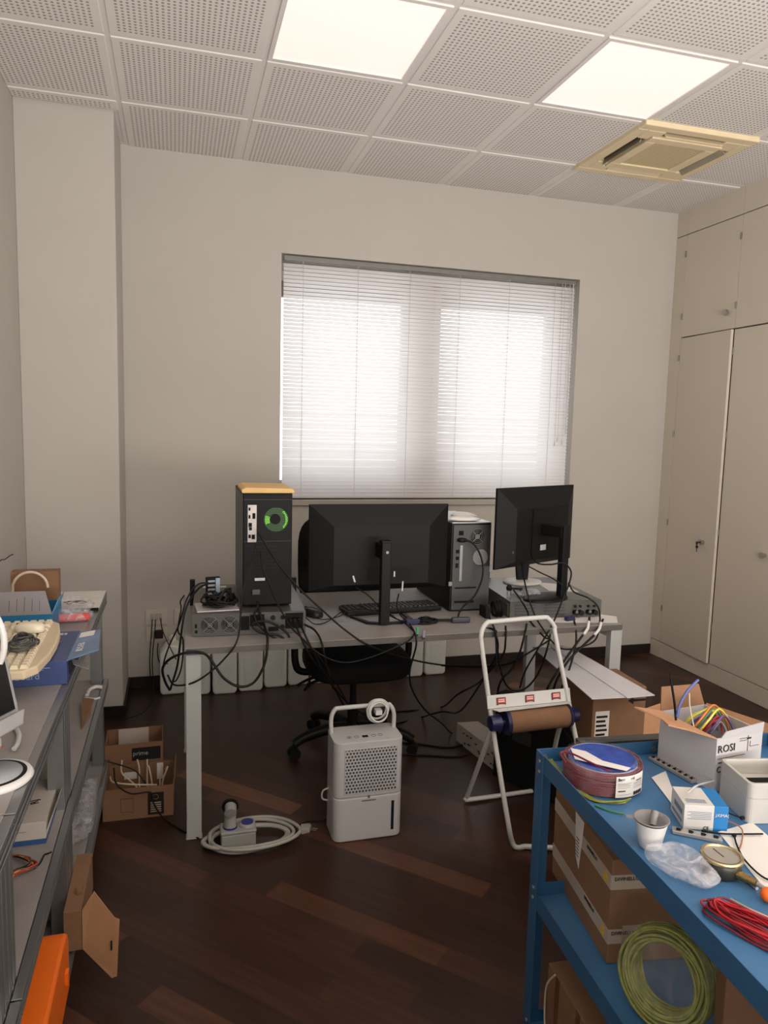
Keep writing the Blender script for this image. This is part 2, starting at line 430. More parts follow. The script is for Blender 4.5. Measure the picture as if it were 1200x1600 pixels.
# window: reveal, frame, glass, blind
FR = mat('white_window_frame', (215, 212, 206), .45, var=.02)
w = bpy.data.objects.new('window_1', None); COL.objects.link(w); struct(w); w.location = (0, BY+.24, 0)
b = MB()
b.box(WX0, WX0+.014, 0, .06, WZ0, WZ1).box(WX1-.055, WX1, 0, .06, WZ0, WZ1).box(WX0, WX1, 0, .06, WZ0, WZ0+.06).box(WX0, WX1, 0, .06, WZ1-.06, WZ1)
b.box(1.69, 1.85, -.005, .06, WZ0, WZ1)
for a, c in ((WX0+.0, 1.69), (1.85, WX1-.05)):
    b.box(a, a+(.02 if a < 1 else .05), -.015, .05, WZ0+.05, WZ1-.05).box(c-.05, c, -.015, .05, WZ0+.05, WZ1-.05).box(a, c, -.015, .05, WZ0+.05, WZ0+.1).box(a, c, -.015, .05, WZ1-.1, WZ1-.05)
b.build('window_frame', FR, w, bevel=.004)
MB().box(WX0+.02, 1.65, .02, .026, WZ0+.1, WZ1-.1).box(1.9, WX1-.1, .02, .026, WZ0+.1, WZ1-.1).build('window_pane', glass_mat(), w)
MB().box(WX0, WX1, .085, .125, WZ1-.19, WZ1).build('roller_shutter', mat('beige_shutter', (120, 108, 100), .6), w)
struct(MB().box(WX0-.012, WX1+.012, BY-.022, BY+.24, WZ0-.036, WZ0).build('trim_window_sill', mat('stone_sill', (168, 162, 152), .5), bevel=.004))
t = thing('venetian_blind', 'white aluminium venetian blind lowered over the window', 'blind', ((WX0+WX1)/2, BY+.035, WZ0))
hw = (WX1-WX0)/2-0.017; hh = WZ1-WZ0
MB().box(-hw, hw, -.014, .014, hh-.032, hh-.004).build('head_rail', mat('grey_rail', (120, 118, 114), .4, .3), t, bevel=.002)
SL = mat('white_slat', (226, 224, 224), .4, var=0.0)
_nt = SL.node_tree; _tr = _nt.nodes.new('ShaderNodeBsdfTranslucent'); _tr.inputs[0].default_value = (.85, .84, .84, 1)
_mx = _nt.nodes.new('ShaderNodeMixShader'); _mx.inputs[0].default_value = .36
_nt.links.new(_nt.nodes['Principled BSDF'].outputs[0], _mx.inputs[1]); _nt.links.new(_tr.outputs[0], _mx.inputs[2]); _nt.links.new(_mx.outputs[0], _nt.nodes['Material Output'].inputs[0])
b = MB(); n = 61; step = (hh-.065)/n
ang = math.radians(60)
for i in range(n):
    z = .03+i*step+random.uniform(-.0005, .0005); a = ang+random.uniform(-.025, .025)
    pts = []
    for k in range(5):
        u = (k/4-.5)*.025; c = .0016*(1-(u/.0125)**2)
        pts.append((u*math.cos(a)-c*math.sin(a)*-1*0, u*math.sin(a)+c))
    vs = [(x, p[0], z+p[1]) for x in (-hw, hw) for p in pts]
    b.add(vs, [(j, j+1, 5+j+1, 5+j) for j in range(4)], 0, True)
o = b.build('slats', SL, t)
MB().box(-hw, hw, -.011, .011, .004, .018).build('bottom_rail', SL, t, bevel=.003)
for x in (.965, 1.295, 1.62, 1.945, 2.28, 2.60):
    xx = x-(WX0+WX1)/2
    MB().cyl((xx, -.0125, .015), (xx, -.0125, hh-.03), .0011, n=6).cyl((xx, .0125, .015), (xx, .0125, hh-.03), .0011, n=6).build('ladder_cord', WHITE, t)
b = MB()
for x, zz in ((2.645, .38), (2.665, .41), (2.70, .39)):
    xx = x-(WX0+WX1)/2; b.cyl((xx, -.022, hh-.03), (xx, -.022, zz), .0014, n=6)
    b.cyl((xx, -.022, zz), (xx, -.022, zz-.03), .003, .006, n=8)
b.build('pull_cord', WHITE, t)
xx = 2.725-(WX0+WX1)/2; MB().cyl((xx, -.02, hh-.03), (xx, -.02, .43), .004, n=6).build('tilt_wand', mat('clear_wand', (220, 220, 220), .2, alpha=.55), t)

# fitted cupboards
CAB = mat('cream_laminate', (204, 194, 180), .5, var=.015, scale=4)
struct(MB().box(3.47, 3.50, 4.222, BY, 0, .110).box(3.47, 3.50, 4.222, BY, .114, 2.842).box(3.47, 3.50, 4.222, BY, 2.848, H-.004).build('trim_cupboard_filler', CAB, bevel=.001))
CL = {0: 'cream fitted cupboard unit nearest the back wall with its tall door ajar', 1: 'second cream fitted cupboard unit from the back wall', 2: 'third cream fitted cupboard unit from the back wall, out toward the camera', 3: 'fourth cream fitted cupboard unit from the back wall'}
for k in range(4):
    y1 = 4.221-k*.49; y0 = y1-.49
    t = thing('fitted_cupboard', CL[k], 'cupboard', (3.77, (y0+y1)/2, 0), 0, 'row of cream fitted cupboards')
    X = -.30; hy = .245
    MB().box(X+.022, .298, -hy+.001, hy-.001, .02, H-.01).build('body', mat('cupboard_carcass', (52, 46, 40), .8), t)
    MB().box(X, X+.018, -hy+.0015, hy-.0015, 0.002, .110).build('plinth', CAB, t, bevel=.001)
    MB().box(X, X+.018, -hy+.0015, hy-.0015, 2.848, H-.004).build('top_panel', CAB, t, bevel=.001)
    d = MB().box(X, X+.018, -hy+.0015, hy-.0015, 2.186, 2.842).build('upper_door', CAB, t, bevel=.001)
    kb = MB().cyl((X, -hy+.066, 2.285), (X-.012, -hy+.066, 2.285), .009).cyl((X-.012, -hy+.066, 2.285), (X-.03, -hy+.066, 2.285), .019, .017, n=20).build('door_knob', CHROME, d)
    # lower door hinged at its far edge
    aj = math.radians(2.6) if k == 0 else 0
    D = TR(X, hy-.0015, 0) @ rz(-aj)
    d = MB(D).box(0, .018, -.487, 0, .115, 2.178).build('lower_door', CAB, t, bevel=.001)
    kb = MB(D).cyl((0, -.115, .985) if 0 else (0, -.377, .87), (-.022, -.377, .87), .013, n=16).cyl((-.022, -.377, .87), (-.03, -.377, .87), .018, n=16).build('lock_knob', CHROME, d)
    if k == 0:
        MB(D).cbox((-.036, -.377, .87), (.014, .002, .01)).box(-.047, -.045, -.385, -.369, .855, .875).box(-.047, -.045, -.383, -.377, .81, .858).cyl((-.048, -.380, .842), (-.044, -.380, .842), .011, n=14).build('hanging_key', mat('dark_key', (60, 58, 56), .35, .8), d)
    hb = MB()
    for z in (.35, .95, 1.55, 2.05, 2.32, 2.72): hb.cyl((X-.004, hy, z-.02), (X-.004, hy, z+.02), .004, n=8)
    each(hb, 'hinge', STEEL, t)

# wall sockets
PLATE = mat('socket_plate', (196, 186, 174), .45)
def socket(x0, x1, z0, z1, lab, slots):
    t = thing('wall_socket', lab, 'socket', ((x0+x1)/2, BY-.001, z0), 0, 'white sockets low on the back wall')
    w, h = (x1-x0)/2, z1-z0
    MB().box(-w, w, -.009, 0, 0, h).build('face_plate', PLATE, t, bevel=.002)
    for i in range(slots):
        xx = (i-(slots-1)/2)*.023
        MB().box(xx-.010, xx+.010, -.0105, -.0085, h/2-.022, h/2+.022).build('socket_module', mat('socket_grey', (170, 162, 152), .5), t)
    return t
socket(.066, .186, .376, .462, 'wall socket plate above another, with three thin black plugs', 3)
socket(.070, .190, .275, .360, 'lower wall socket plate with a chunky black adapter plugged in', 3)
socket(.226, .340, .376, .462, 'wall socket plate half hidden behind the hanging black cables', 3)

# ================================================================ MAIN DESK
DZ = 0.73
t = thing('office_desk', 'wide office desk with grey concrete-look top and white square legs', 'desk', (1.1725, 3.05, 0))
MB().box(-.9025, .9, -.41, .40, DZ-.025, DZ).build('desktop', LAM, t, bevel=.001)
MB().box(-.90, .897, -.4115, -.41, DZ-.024, DZ-.001).build('edge_band', mat('dark_edge_band', (84, 80, 76), .5, scale=9), t)
for sx in (-1, 1):
    for sy in (-1, 1):
        x = sx*.874; y = -.392 if sy < 0 else .36
        MB().box(x-.027, x+.027, y-.015, y+.02, 0.004, DZ-.026).box(x-.03, x+.03, y-.018, y+.023, 0, .004).build('leg', DESKW, t, bevel=.002)
MB().box(-.85, .85, -.18, -.14, DZ-.066, DZ-.026).box(-.85, .85, .12, .16, DZ-.066, DZ-.026).box(-.88, -.86, -.37, .34, DZ-.066, DZ-.026).box(.86, .88, -.37, .34, DZ-.066, DZ-.026).build('frame', WHMET, t)

# fan grille helper
def fan(parent, c, r, hubm, gm, rings=4, y=0, name='fan_grille'):
    b = MB()
    for k in range(rings):
        rr = r*(0.36+0.64*(k+1)/rings); b.tube([(c[0]+rr*math.cos(a), y-.003, c[1]+rr*math.sin(a)) for a in [2*PI*i/24 for i in range(24)]], .0011, n=5, k=0, closed=True)
    for a in (PI/4, 3*PI/4): b.cyl((c[0]-r*math.cos(a), y-.004, c[1]-r*math.sin(a)), (c[0]+r*math.cos(a), y-.004, c[1]+r*math.sin(a)), .0013, n=5)
    b.build(name, gm, parent)
    f = MB().cyl((c[0], y+.0005, c[1]), (c[0], y-.0005, c[1]), r, n=32).build('fan_opening', DARK, parent)
    MB().cyl((c[0], y-.002, c[1]), (c[0], y+.0, c[1]), r*.36, n=20).build('fan_hub', hubm, parent)

# rack server (left)
SRV = mat('server_grey', (80, 79, 76), .5, .4)
t = thing('rack_server', 'flat grey rack server on the desk left with two round fans at its back', 'server', (.512, 2.772, DZ), -.045)
w = .215
MB().box(-w, w, .004, .53, .002, .088).build('case', mat('server_case', (96, 94, 92), .45, .5), t, bevel=.001)
MB().box(-w, w, 0, .004, .002, .088).build('rear_panel', SRV, t)
each(MB().box(-w-.022, -w, .50, .53, 0, .115).box(w, w+.02, .50, .53, 0, .115), 'rack_ear', BLACK, t, bevel=.002)
for cx in (-.15, -.075): fan(t, (cx, .045), .033, mat('dark_hub', (70, 70, 72), .5), STEEL)
each(MB().box(-.205, -.197, -.001, 0, .035, .05).box(-.205, -.195, -.001, 0, .015, .026), 'port', DARK, t)
each(MB().box(-.035, -.002, -.001, .0, .02, .075).box(.0, .055, -.001, 0, .035, .08).box(.07, .11, -.001, 0, .012, .03).box(.135, .205, -.001, 0, .02, .082), 'port', DARK, t)
each(MB().cyl((.088, 0, .066), (.088, -.006, .066), .009).cyl((.125, 0, .066), (.125, -.006, .066), .008).cyl((.125, 0, .03), (.125, -.006, .03), .008), 'fuse_cap', BLACK, t)
b = MB()
for k in range(3): b.box(.15+k*.016, .16+k*.016, -.022, -.001, .05, .064)
each(b, 'connector', BLACK, t)
MB().box(-.18, -.08, .46, .49, .0885, .0892).build('sticker', PAPER, t)

# tower PC with green fan
t = thing('desktop_computer', 'tall black tower computer with a glowing green fan on the rack server', 'computer', (.587, 2.845, DZ+.0885), -.01)
w = .096; hT = .452
BLK2 = mat('black_steel', (14, 14, 15), .6, .0)
MB().box(-w, w, .005, .42, .008, hT).build('case', BLK2, t, bevel=.003)
MB().box(-w-.001, -w, .01, .41, .012, hT-.006).build('side_panel', mat('grey_side_panel', (62, 62, 61), .42, .2), t)
MB().box(-w+.003, w-.003, 0, .006, .012, hT-.006).build('rear_panel', BLK2, t, bevel=.001)
for sx in (-1, 1):
    for yy in (.04, .38): MB().cyl((sx*.075, yy, 0), (sx*.075, yy, .009), .014).build('foot', MBLK, t)
io = MB().box(-.078, -.044, -.003, 0, .262, .408).build('port_plate', mat('io_shield', (150, 144, 140), .4, .5), t)
b = MB()
for z, x0, x1, h in ((.392, -.075, -.068, .012), (.362, -.075, -.068, .014), (.365, -.06, -.049, .022), (.33, -.075, -.062, .016), (.315, -.073, -.062, .012), (.285, -.075, -.066, .014), (.283, -.063, -.05, .018)):
    b.box(x0, x1, -.0045, -.003, z-h/2, z+h/2)
each(b, 'port', DARK, io)
FANG = dots('green_glow_mesh', (18, 20, 18), (30, 70, 24), .0062, .36, 'xz', (0, 0), hexa=True, emit=((70, 200, 60), .12))
FANB = dots('bright_green_glow_mesh', (18, 22, 18), (90, 160, 40), .0062, .38, 'xz', (0, 0), hexa=True, emit=((130, 235, 60), .8))
MB().cyl((.032, .0, .35), (.032, -.002, .35), .048, n=40).build('fan_mesh', FANG, t)
# lit crescents of the LED ring
b = MB()
for a0, a1, ri, ro in ((-.85, .9, .037, .045), (2.75, 3.6, .026, .044)):
    N = 14; pr = [(.032+ro*math.cos(a0+(a1-a0)*i/N), .35+ro*math.sin(a0+(a1-a0)*i/N)) for i in range(N+1)] + [(.032+ri*math.cos(a1-(a1-a0)*i/N), .35+ri*math.sin(a1-(a1-a0)*i/N)) for i in range(N+1)]
    b.prism(pr, -.003, -.0021, 'y')
each(b, 'led_ring', FANB, t)
MB().cyl((.028, -.0032, .352), (.028, -.0022, .352), .021, n=24).build('fan_hub', MBLK, t)
b = MB()
for k in range(7): b.box(-.078, .04, -.002, 0, .155+k*.014, .163+k*.014)
b.build('slot_cover', mat('slot_black', (18, 18, 19), .55, .0), t)
MB().box(-.05, -.01, -.0015, 0, .108, .119).build('sticker', mat('grey_label', (190, 190, 190), .6), t)
MB().box(-w+.004, w-.004, -.001, 0, .264, .2652).box(-w+.004, w-.004, -.001, 0, .428, .4292).box(-.06, -.03, -.012, 0, .055, .075).build('panel_seam', mat('seam', (60, 60, 62), .5), t)
# envelope on tower
KRAFT = mat('kraft_envelope', (214, 178, 118), .75, var=.05)
b = MB(TR(.587, 2.845, DZ+.0885+hT+.001) @ rz(-.02))
b.prism([(-.1, 0), (.102, 0), (.105, .012), (.09, .019), (-.085, .022), (-.103, .014)], .0, .27, 'y')
tag(b.build('padded_envelope', KRAFT, bevel=.004), 'yellow-brown padded envelope on top of the green-fan tower', 'envelope')

# things on the server: paper bag, cable heap, power strip
b = MB(); c = at(340, 957, z=DZ+.0905)
b.M = TR(.40, 2.80, DZ+.0895) @ rz(.05)
b.box(-.085, .075, .0, .14, 0, .006)
tag(b.build('parts_bag', mat('silvery_bag', (170, 164, 166), .3), bevel=.002), 'flat silvery bag under the black cable heap on the rack server', 'bag')
def heap(c, rx, ry, rz_, n, r, seed, turns=14):
    rnd = random.Random(seed); b = MB()
    for k in range(n):
        pts = []; a = rnd.uniform(0, 6.28); 
        for i in range(turns):
            a += rnd.uniform(.5, 1.4); q = rnd.uniform(.35, 1)
            pts.append((c[0]+rx*q*math.cos(a), c[1]+ry*q*math.sin(a), max(c[2]+r, c[2]+r+rz_*rnd.random()*(1.15-q))))
        b.tube(pts, r, n=6, k=4)
    return b
tag(heap((.405, 2.86, DZ+.097), .078, .055, .11, 5, .0042, 3).build('cable_heap', CABLE), 'tangled heap of black cables lying on the rack server', 'cable')
t = thing('power_strip', 'short black and white power strip propped up behind the cable heap', 'power strip', (.385, 2.975, DZ+.0885), .15)
MB().box(-.028, .028, 0, .02, .0, .10).build('body', MBLK, t, bevel=.002)
b = MB()
for k in range(4): b.box(-.022, .006, -.003, 0, .030+k*.017, .038+k*.017)
b.build('socket_row', mat('strip_grey', (150, 152, 158), .4), t)
MB().box(.009, .026, -.004, 0, .012, .097).build('label_strip', mat('strip_blue', (150, 170, 190), .4), t)

# centre monitor
def monitor(name, lab, loc, rzv, w, h, zb, col_off, tilt=0, back=True, thick=.045):
    t = thing(name, lab, 'monitor', loc, rzv)
    X = TR(0, 0, zb) @ Matrix.Rotation(tilt, 4, 'X')
    b = MB(X); b.box(-w/2, w/2, .018, .030, 0, h); b.build('bezel', BLACK, t, bevel=.002)
    # chamfered back shell, facing the camera
    s = .16*w; a = [(-w/2, .018, .0), (w/2, .018, .0), (w/2, .018, h), (-w/2, .018, h)]
    c = [(-w/2+s, -.022, .03), (w/2-s, -.022, .03), (w/2-s, -.022, h-.09), (-w/2+s, -.022, h-.09)]
    MB(X).add(a+c, [(4, 5, 6, 7), (0, 1, 5, 4), (1, 2, 6, 5), (2, 3, 7, 6), (3, 0, 4, 7), (3, 2, 1, 0)]).build('back_shell', mat('monitor_black', (13, 13, 14), .55, var=.04), t, bevel=.002)
    MB(X).box(-w/2+.006, w/2-.006, .030, .0315, .012, h-.006).build('screen', mat('screen_glass', (8, 8, 10), .12), t)
    return t, X
t, X = monitor('computer_monitor', 'large black monitor seen from behind on a slim column, at the desk centre', (1.076, 2.94, DZ), 0.0, .612, .368, .118, 0)
MB().box(-.034, .005, -.14, -.105, .004, .345).build('stand_column', BLACK, t, bevel=.003)
MB().box(-.036, .008, -.142, -.10, .343, .352).box(-.03, .0, -.105, -.02, .27, .33).build('stand_arm', BLACK, t, bevel=.002)
b = MB()
hexp = [(-.115, .02), (-.075, -.085), (-.03, -.105), (.06, -.105), (.115, -.06), (.115, .06), (-.085, .085)]
for i in range(7):
    p, q = hexp[i], hexp[(i+1) % 7]; d = (Vector(q)-Vector(p)); l = d.length; a = math.atan2(d.y, d.x)
    bb = MB(TR(p[0], p[1]-.01, 0) @ rz(a)); bb.box(-.008, l+.008, -.009, .009, 0, .009+.0002*i); b.v += []; o_ = len(b.v); b.v += bb.v; b.f += [[o_+j for j in f] for f in bb.f]; b.mi += bb.mi; b.sm += bb.sm
b.build('stand_base', BLACK, t, bevel=.001)
MB().cyl((-.012, -.1415, .305), (-.012, -.14, .305), .006).build('badge', mat('badge_grey', (150, 150, 150), .4), t)
MB(X).box(-.065, .13, -.0235, -.0215, .05, .10).box(-.062, -.035, -.0245, -.0235, .065, .088).build('port_recess', mat('port_black', (10, 10, 11), .6), t)
each(MB(X).cyl((-.124, -.02, .07), (-.118, -.03, .045), .004, n=8).cyl((.095, -.02, .04), (.09, -.03, .0), .0035, n=8).box(.052, .058, -.026, -.022, .062, .085), 'white_plug', WINK, t)

# right monitor, turned
cL, cR = Vector((1.575, 2.845)), Vector((2.075, 3.075))
cc = (cL+cR)/2; yaw = math.atan2(cR.y-cL.y, cR.x-cL.x)
SRVZ = DZ+.076
t, X = monitor('computer_monitor', 'black monitor turned to the right, standing on the right rack server', (cc.x, cc.y, SRVZ), yaw, .55, .355, .13, 0)
iv = (Matrix.Translation((cc.x, cc.y, SRVZ)) @ rz(yaw)).inverted()
p0 = iv @ at(878, 937, z=SRVZ+.0); p1 = iv @ at(868, 815, y=p0.y*0+2.87)
def lp(v): return iv @ v
pb = lp(Vector((1.885, 2.835, SRVZ))); px_, py_ = pb.x, pb.y
MB().prism([(px_-.022, py_-.012), (px_+.022, py_-.012), (px_+.022, py_+.016), (px_-.022, py_+.016)], .004, .325).build('stand_column', BLACK, t, bevel=.004)
MB().box(px_-.024, px_+.024, py_, -.018, .27, .32).build('stand_arm', BLACK, t, bevel=.003)
MB().lathe([(.105, 0), (.105, .008), (.09, .012), (0, .012)], (px_-.07, py_+.035, 0), 40, sx=1.15, sy=.75).build('stand_base', BLACK, t)
MB(X).box(-.08, .09, -.026, -.0215, .05, .26).build('port_recess', mat('port_black', (10, 10, 11), .6), t)
MB(X).box(-.02, .02, -.0275, -.026, .07, .095).build('label_plate', mat('white_label', (180, 180, 180), .6), t)
MB(X).cyl((.06, -.0265, .165), (.06, -.026, .165), .003).box(-.2, -.19, -.018, -.0155, .07, .08).build('badge', GINK, t)

# keyboard and mouse
def keyboard(name, lab, loc, rzv, L, Dp, kc, cc_, m_k, m_b, rows=5, cols=15, hgt=.02, tiltx=.05):
    t = thing(name, lab, 'keyboard', loc, rzv)
    X = Matrix.Rotation(tiltx, 4, 'X')
    MB(X).prism([(-L/2, .0), (-L/2+.01, -Dp/2), (L/2-.01, -Dp/2), (L/2, 0), (L/2-.006, Dp/2), (-L/2+.006, Dp/2)], .003, hgt).build('body', m_b, t, bevel=.003)
    b = MB(X); kw = (L-.03)/cols; kd = (Dp-.03)/rows
    for i in range(cols):
        if i in (cols-4,): continue
        for j in range(rows):
            x = -L/2+.015+kw*(i+.5); y = -Dp/2+.018+kd*(j+.5)
            b.add([(x-kw*.44, y-kd*.44, hgt), (x+kw*.44, y-kd*.44, hgt), (x+kw*.44, y+kd*.44, hgt), (x-kw*.44, y+kd*.44, hgt), (x-kw*.32, y-kd*.3, hgt+.007), (x+kw*.32, y-kd*.3, hgt+.007), (x+kw*.32, y+kd*.34, hgt+.007), (x-kw*.32, y+kd*.34, hgt+.007)],
                  [(4, 5, 6, 7), (0, 1, 5, 4), (1, 2, 6, 5), (2, 3, 7, 6), (3, 0, 4, 7)])
    b.build('keys', m_k, t)
    return t
keyboard('computer_keyboard', 'black keyboard lying behind the centre monitor stand on the desk', (1.155, 3.05, DZ), PI+.07, .45, .15, 0, 0, mat('key_black', (40, 40, 42), .45), BLACK, 6, 21)
def mouse(name, lab, loc, rzv, m_, s=1.0, m2=None):
    t = thing(name, lab, 'mouse', loc, rzv)
    MB().sellip((0, 0, .008), (.031*s, .055*s, .026*s), .75, warp=lambda p: Vector((p.x*(1-.12*p.y/.055), p.y, max(0.0, p.z)))).build('shell', m_, t)
    MB().box(-.002, .002, .01*s, .05*s, .026*s, .0315*s).build('button_seam', m2 or DARK, t)
    return t
mouse('computer_mouse', 'black mouse beside the rack server near the keyboard', (.80, 3.02, DZ), .5, mat('mouse_black', (30, 30, 32), .35))

# silver tower (right)
t = thing('desktop_computer', 'silver-backed black tower computer behind the centre monitor', 'computer', (1.50, 2.967, DZ))
w = .094; hT2 = .398
MB().box(-w, w, .004, .46, .006, hT2).build('case', mat('tower_black', (16, 16, 17), .45), t, bevel=.002)
MB().box(-w+.001, w-.001, .0, .44, hT2+.0005, hT2+.004).build('top_cover', mat('tower_top', (170, 168, 166), .3, .3), t)
MB().box(-w+.008, w-.002, -.001, .004, .01, hT2-.008).build('rear_panel', mat('tower_rear', (66, 66, 66), .5, .3), t)
fan(t, (.027, .338), .034, mat('hubg', (100, 100, 98), .4), STEEL, 3, y=-.001)
MB().cyl((.045, -.0008, .245), (.045, -.002, .245), .036, n=32).build('vent', dots('tower_vent', (80, 80, 80), (185, 182, 178), .005, .36, 'xz', (0, 0), hexa=True), t)
each(MB().box(-.062, -.04, -.002, -.001, .345, .365).box(-.072, -.06, -.003, -.001, .20, .22).box(-.072, -.058, -.003, -.001, .235, .25).box(-.072, -.058, -.003, -.001, .265, .28).box(-.072, .03, -.002, -.001, .105, .112).box(-.072, .02, -.002, -.001, .04, .05), 'port', DARK, t)
MB().box(-.054, -.042, -.004, -.001, .14, .30).build('bracket', STEEL, t)
MB().sellip((-.048, -.012, .325), (.022, .014, .010), .8, 16).build('power_plug', BLACK, t)
each(MB().box(-.001-w, -w, .003, .01, .0, .0).box(-.103, -.088, -.006, .004, .12, .138).box(.092, .101, -.006, .01, .15, .18), 'latch', STEEL, t)
b = MB()
for k in range(4): b.box(-.072, .03, -.0018, -.001, .057+k*.012, .0575+k*.012+.001)
b.build('slot_cover', mat('slotline', (60, 60, 60), .5), t)
# wrapped papers on it
def crumple(c, d, m_, lab, name='plastic_bag', cat='bag', seed=0, amp=.35, n=28, e=.8, cut=True, rot=0, parent=None, freq=14):
    sh = Vector((seed*3.1, seed*1.7, 0))
    C = Vector((0, 0, d[2]))
    def wv(p):
        q = p+sh; k = 1+amp*noise.noise(q*freq)+amp*.5*noise.noise(q*freq*2.6); r = Vector((p.x*k, p.y*k, p.z*(1+amp*noise.noise(q*freq+Vector((5, 5, 5))))))
        r.z = max(r.z, .0005); return r
    b = MB(TR(*c) @ rz(rot)); b.sellip(C, d, e, n, warp=wv)
    o = b.build(name, m_, parent)
    if lab: tag(o, lab, cat)
    return o
crumple((1.475, 3.02, DZ+hT2+.005), (.07, .05, .010), mat('white_film', (216, 214, 210), .5), 'white padded bag lying on top of the silver tower, upper left', 'padded_bag', seed=1)
crumple((1.515, 3.11, DZ+hT2+.005), (.06, .045, .012), mat('white_film', (216, 214, 210), .5), 'second white padded bag behind the first on the silver tower', 'padded_bag', seed=2)

# rack server (right)
t = thing('rack_server', 'flat silver-grey rack server on the desk right under the turned monitor', 'server', (1.835, 2.79, DZ), -.09)
w = .212
MB().box(-w, w, .004, .50, .001, .076).build('case', mat('server_case2', (120, 119, 116), .4, .6), t, bevel=.001)
MB().box(-w, w, 0, .004, .001, .076).build('rear_panel', mat('server_rear2', (86, 85, 83), .45, .5), t)
b = MB()
for x0, x1 in ((-.19, -.10), (-.055, .04)):
    for k in range(4): b.box(x0, x1, -.001, 0, .014+k*.014, .021+k*.014)
b.box(.075, .10, -.001, 0, .03, .06)
b.build('slot_cover', mat('server_slot', (70, 70, 70), .5, .4), t)
b = MB()
for x in (.088, .112, .15, .178): b.cyl((x, 0, .024), (x, -.022, .024), .011).cyl((x, -.001, .05), (x, -.006, .05), .006)
b.build('power_plug', BLACK, t)
each(MB().cyl((.088, -.022, .03), (.088, -.0235, .03), .006).cyl((.15, -.022, .03), (.15, -.0235, .03), .006), 'plug_face', GINK, t)
each(MB().box(w, w+.004, .0, .06, .02, .07).box(-w-.002, -w, .02, .48, .01, .06), 'rail', STEEL, t)

p = at(967, 966, z=DZ+.001)
b = MB().slab([(1.78, 2.72, DZ+.0004), (2.06, 2.66, DZ+.0004), (2.12, 2.76, DZ+.0004), (1.9, 2.95, DZ+.0004)], .0005); b.build('x', PAPER) if 0 else None
tag(b.build('paper_sheet', PAPER), 'white paper sheet sticking out at the desk corner under the right server', 'paper')
# small boxes stack
for k in range(4):
    L = ['topmost', 'second down', 'third down', 'lowest'][3-k]
    t = thing('small_box', 'small white and navy box behind the right server, %s in its stack' % L, 'box', (1.70+.004*(k % 2), 3.335+.003*k, DZ+.0005+k*.036), -.12+.03*k, 'stack of small white and blue boxes')
    MB().box(-.052, .052, -.045, .045, 0, .035).build('body', mat('boxwhite', (176, 174, 180), .55), t, bevel=.0015)
    MB().box(-.0525, -.04, -.0455, .0455, .004, .031).box(-.052, .02, -.0457, -.045, .006, .012).build('blue_print', mat('boxnavy', (46, 46, 84), .5), t)
# second stand with white round base
t = thing('monitor_stand', 'round white stand base with a dark neck behind the turned monitor', 'stand', (1.86, 3.17, SRVZ+.0005))
MB().lathe([(.085, 0), (.088, .004), (.085, .010), (.03, .014), (0, .014)], (0, 0, 0), 40, sx=1.1, sy=.9).build('base', WHITE, t)
MB().prism([(-.025, .012), (.03, .012), (.04, .14), (-.04, .14)], .0, .02, 'y').build('neck', BLACK, t, bevel=.003)
crumple((1.76, 2.93, SRVZ+.0), (.072, .055, .012), TRANS, 'clear plastic bag full of small screws on the right server', 'screw_bag', seed=4)
b = MB(); rnd = random.Random(5)
for k in range(60):
    a = rnd.uniform(0, 6.28); q = rnd.uniform(0, .042); x, y, z = 1.755+q*math.cos(a), 2.93+q*.8*math.sin(a), SRVZ+.004+rnd.uniform(0, .010); d = Vector((rnd.uniform(-1, 1), rnd.uniform(-1, 1), rnd.uniform(-.2, .2))).normalized()*.006
    b.cyl((x, y, z), (x+d.x, y+d.y, z+d.z), .0016, n=5)
o = tag(b.build('screws', mat('screw_steel', (110, 108, 102), .35, .7)), 'loose pile of small screws inside the clear bag on the right server', 'screws'); o['kind'] = 'stuff'
b = MB().slab([(1.90, 2.98, SRVZ+.0004), (2.03, 2.93, SRVZ+.0004), (2.04, 3.1, SRVZ+.0004), (1.93, 3.16, SRVZ+.0004)], .0006)
tag(b.build('paper_sheet', PAPER), 'small white paper sheet on the right server beside the monitor column', 'paper')
# plug lying on server
t = thing('power_plug', 'black two-pin plug standing at the left rear of the right server', 'plug', (1.675, 2.93, SRVZ))
MB().lathe([(.004, .02), (.012, .022), (.014, .035), (.008, .046), (0, .048)], (0, 0, 0), 16).build('body', MBLK, t)
each(MB().cyl((-.008, 0, 0), (-.008, 0, .024), .002, n=6).cyl((.008, 0, 0), (.008, 0, .024), .002, n=6), 'pin', STEEL, t)
MB().cyl((.01, 0, .03), (.05, -.005, .026), .005, n=8).sellip((.055, -.005, .025), (.01, .007, .007), .8, 12).build('cable_tail', MBLK, t)
# adapter with coil
t = thing('power_adapter', 'black power adapter brick between silver tower and right server', 'adapter', (1.565, 2.86, DZ))
MB().box(-.045, -.02, -.03, .04, 0, .05).build('body', MBLK, t, bevel=.004)
b = MB()
for k in range(6):
    rr = .03+.003*(k % 3); b.tube([(.005+.006*k, rr*math.cos(a)*1.0, .036+rr*math.sin(a)) for a in [2*PI*i/14 for i in range(14)]], .0034, n=6, k=2, closed=True)
b.build('coiled_cable', CABLE, t)
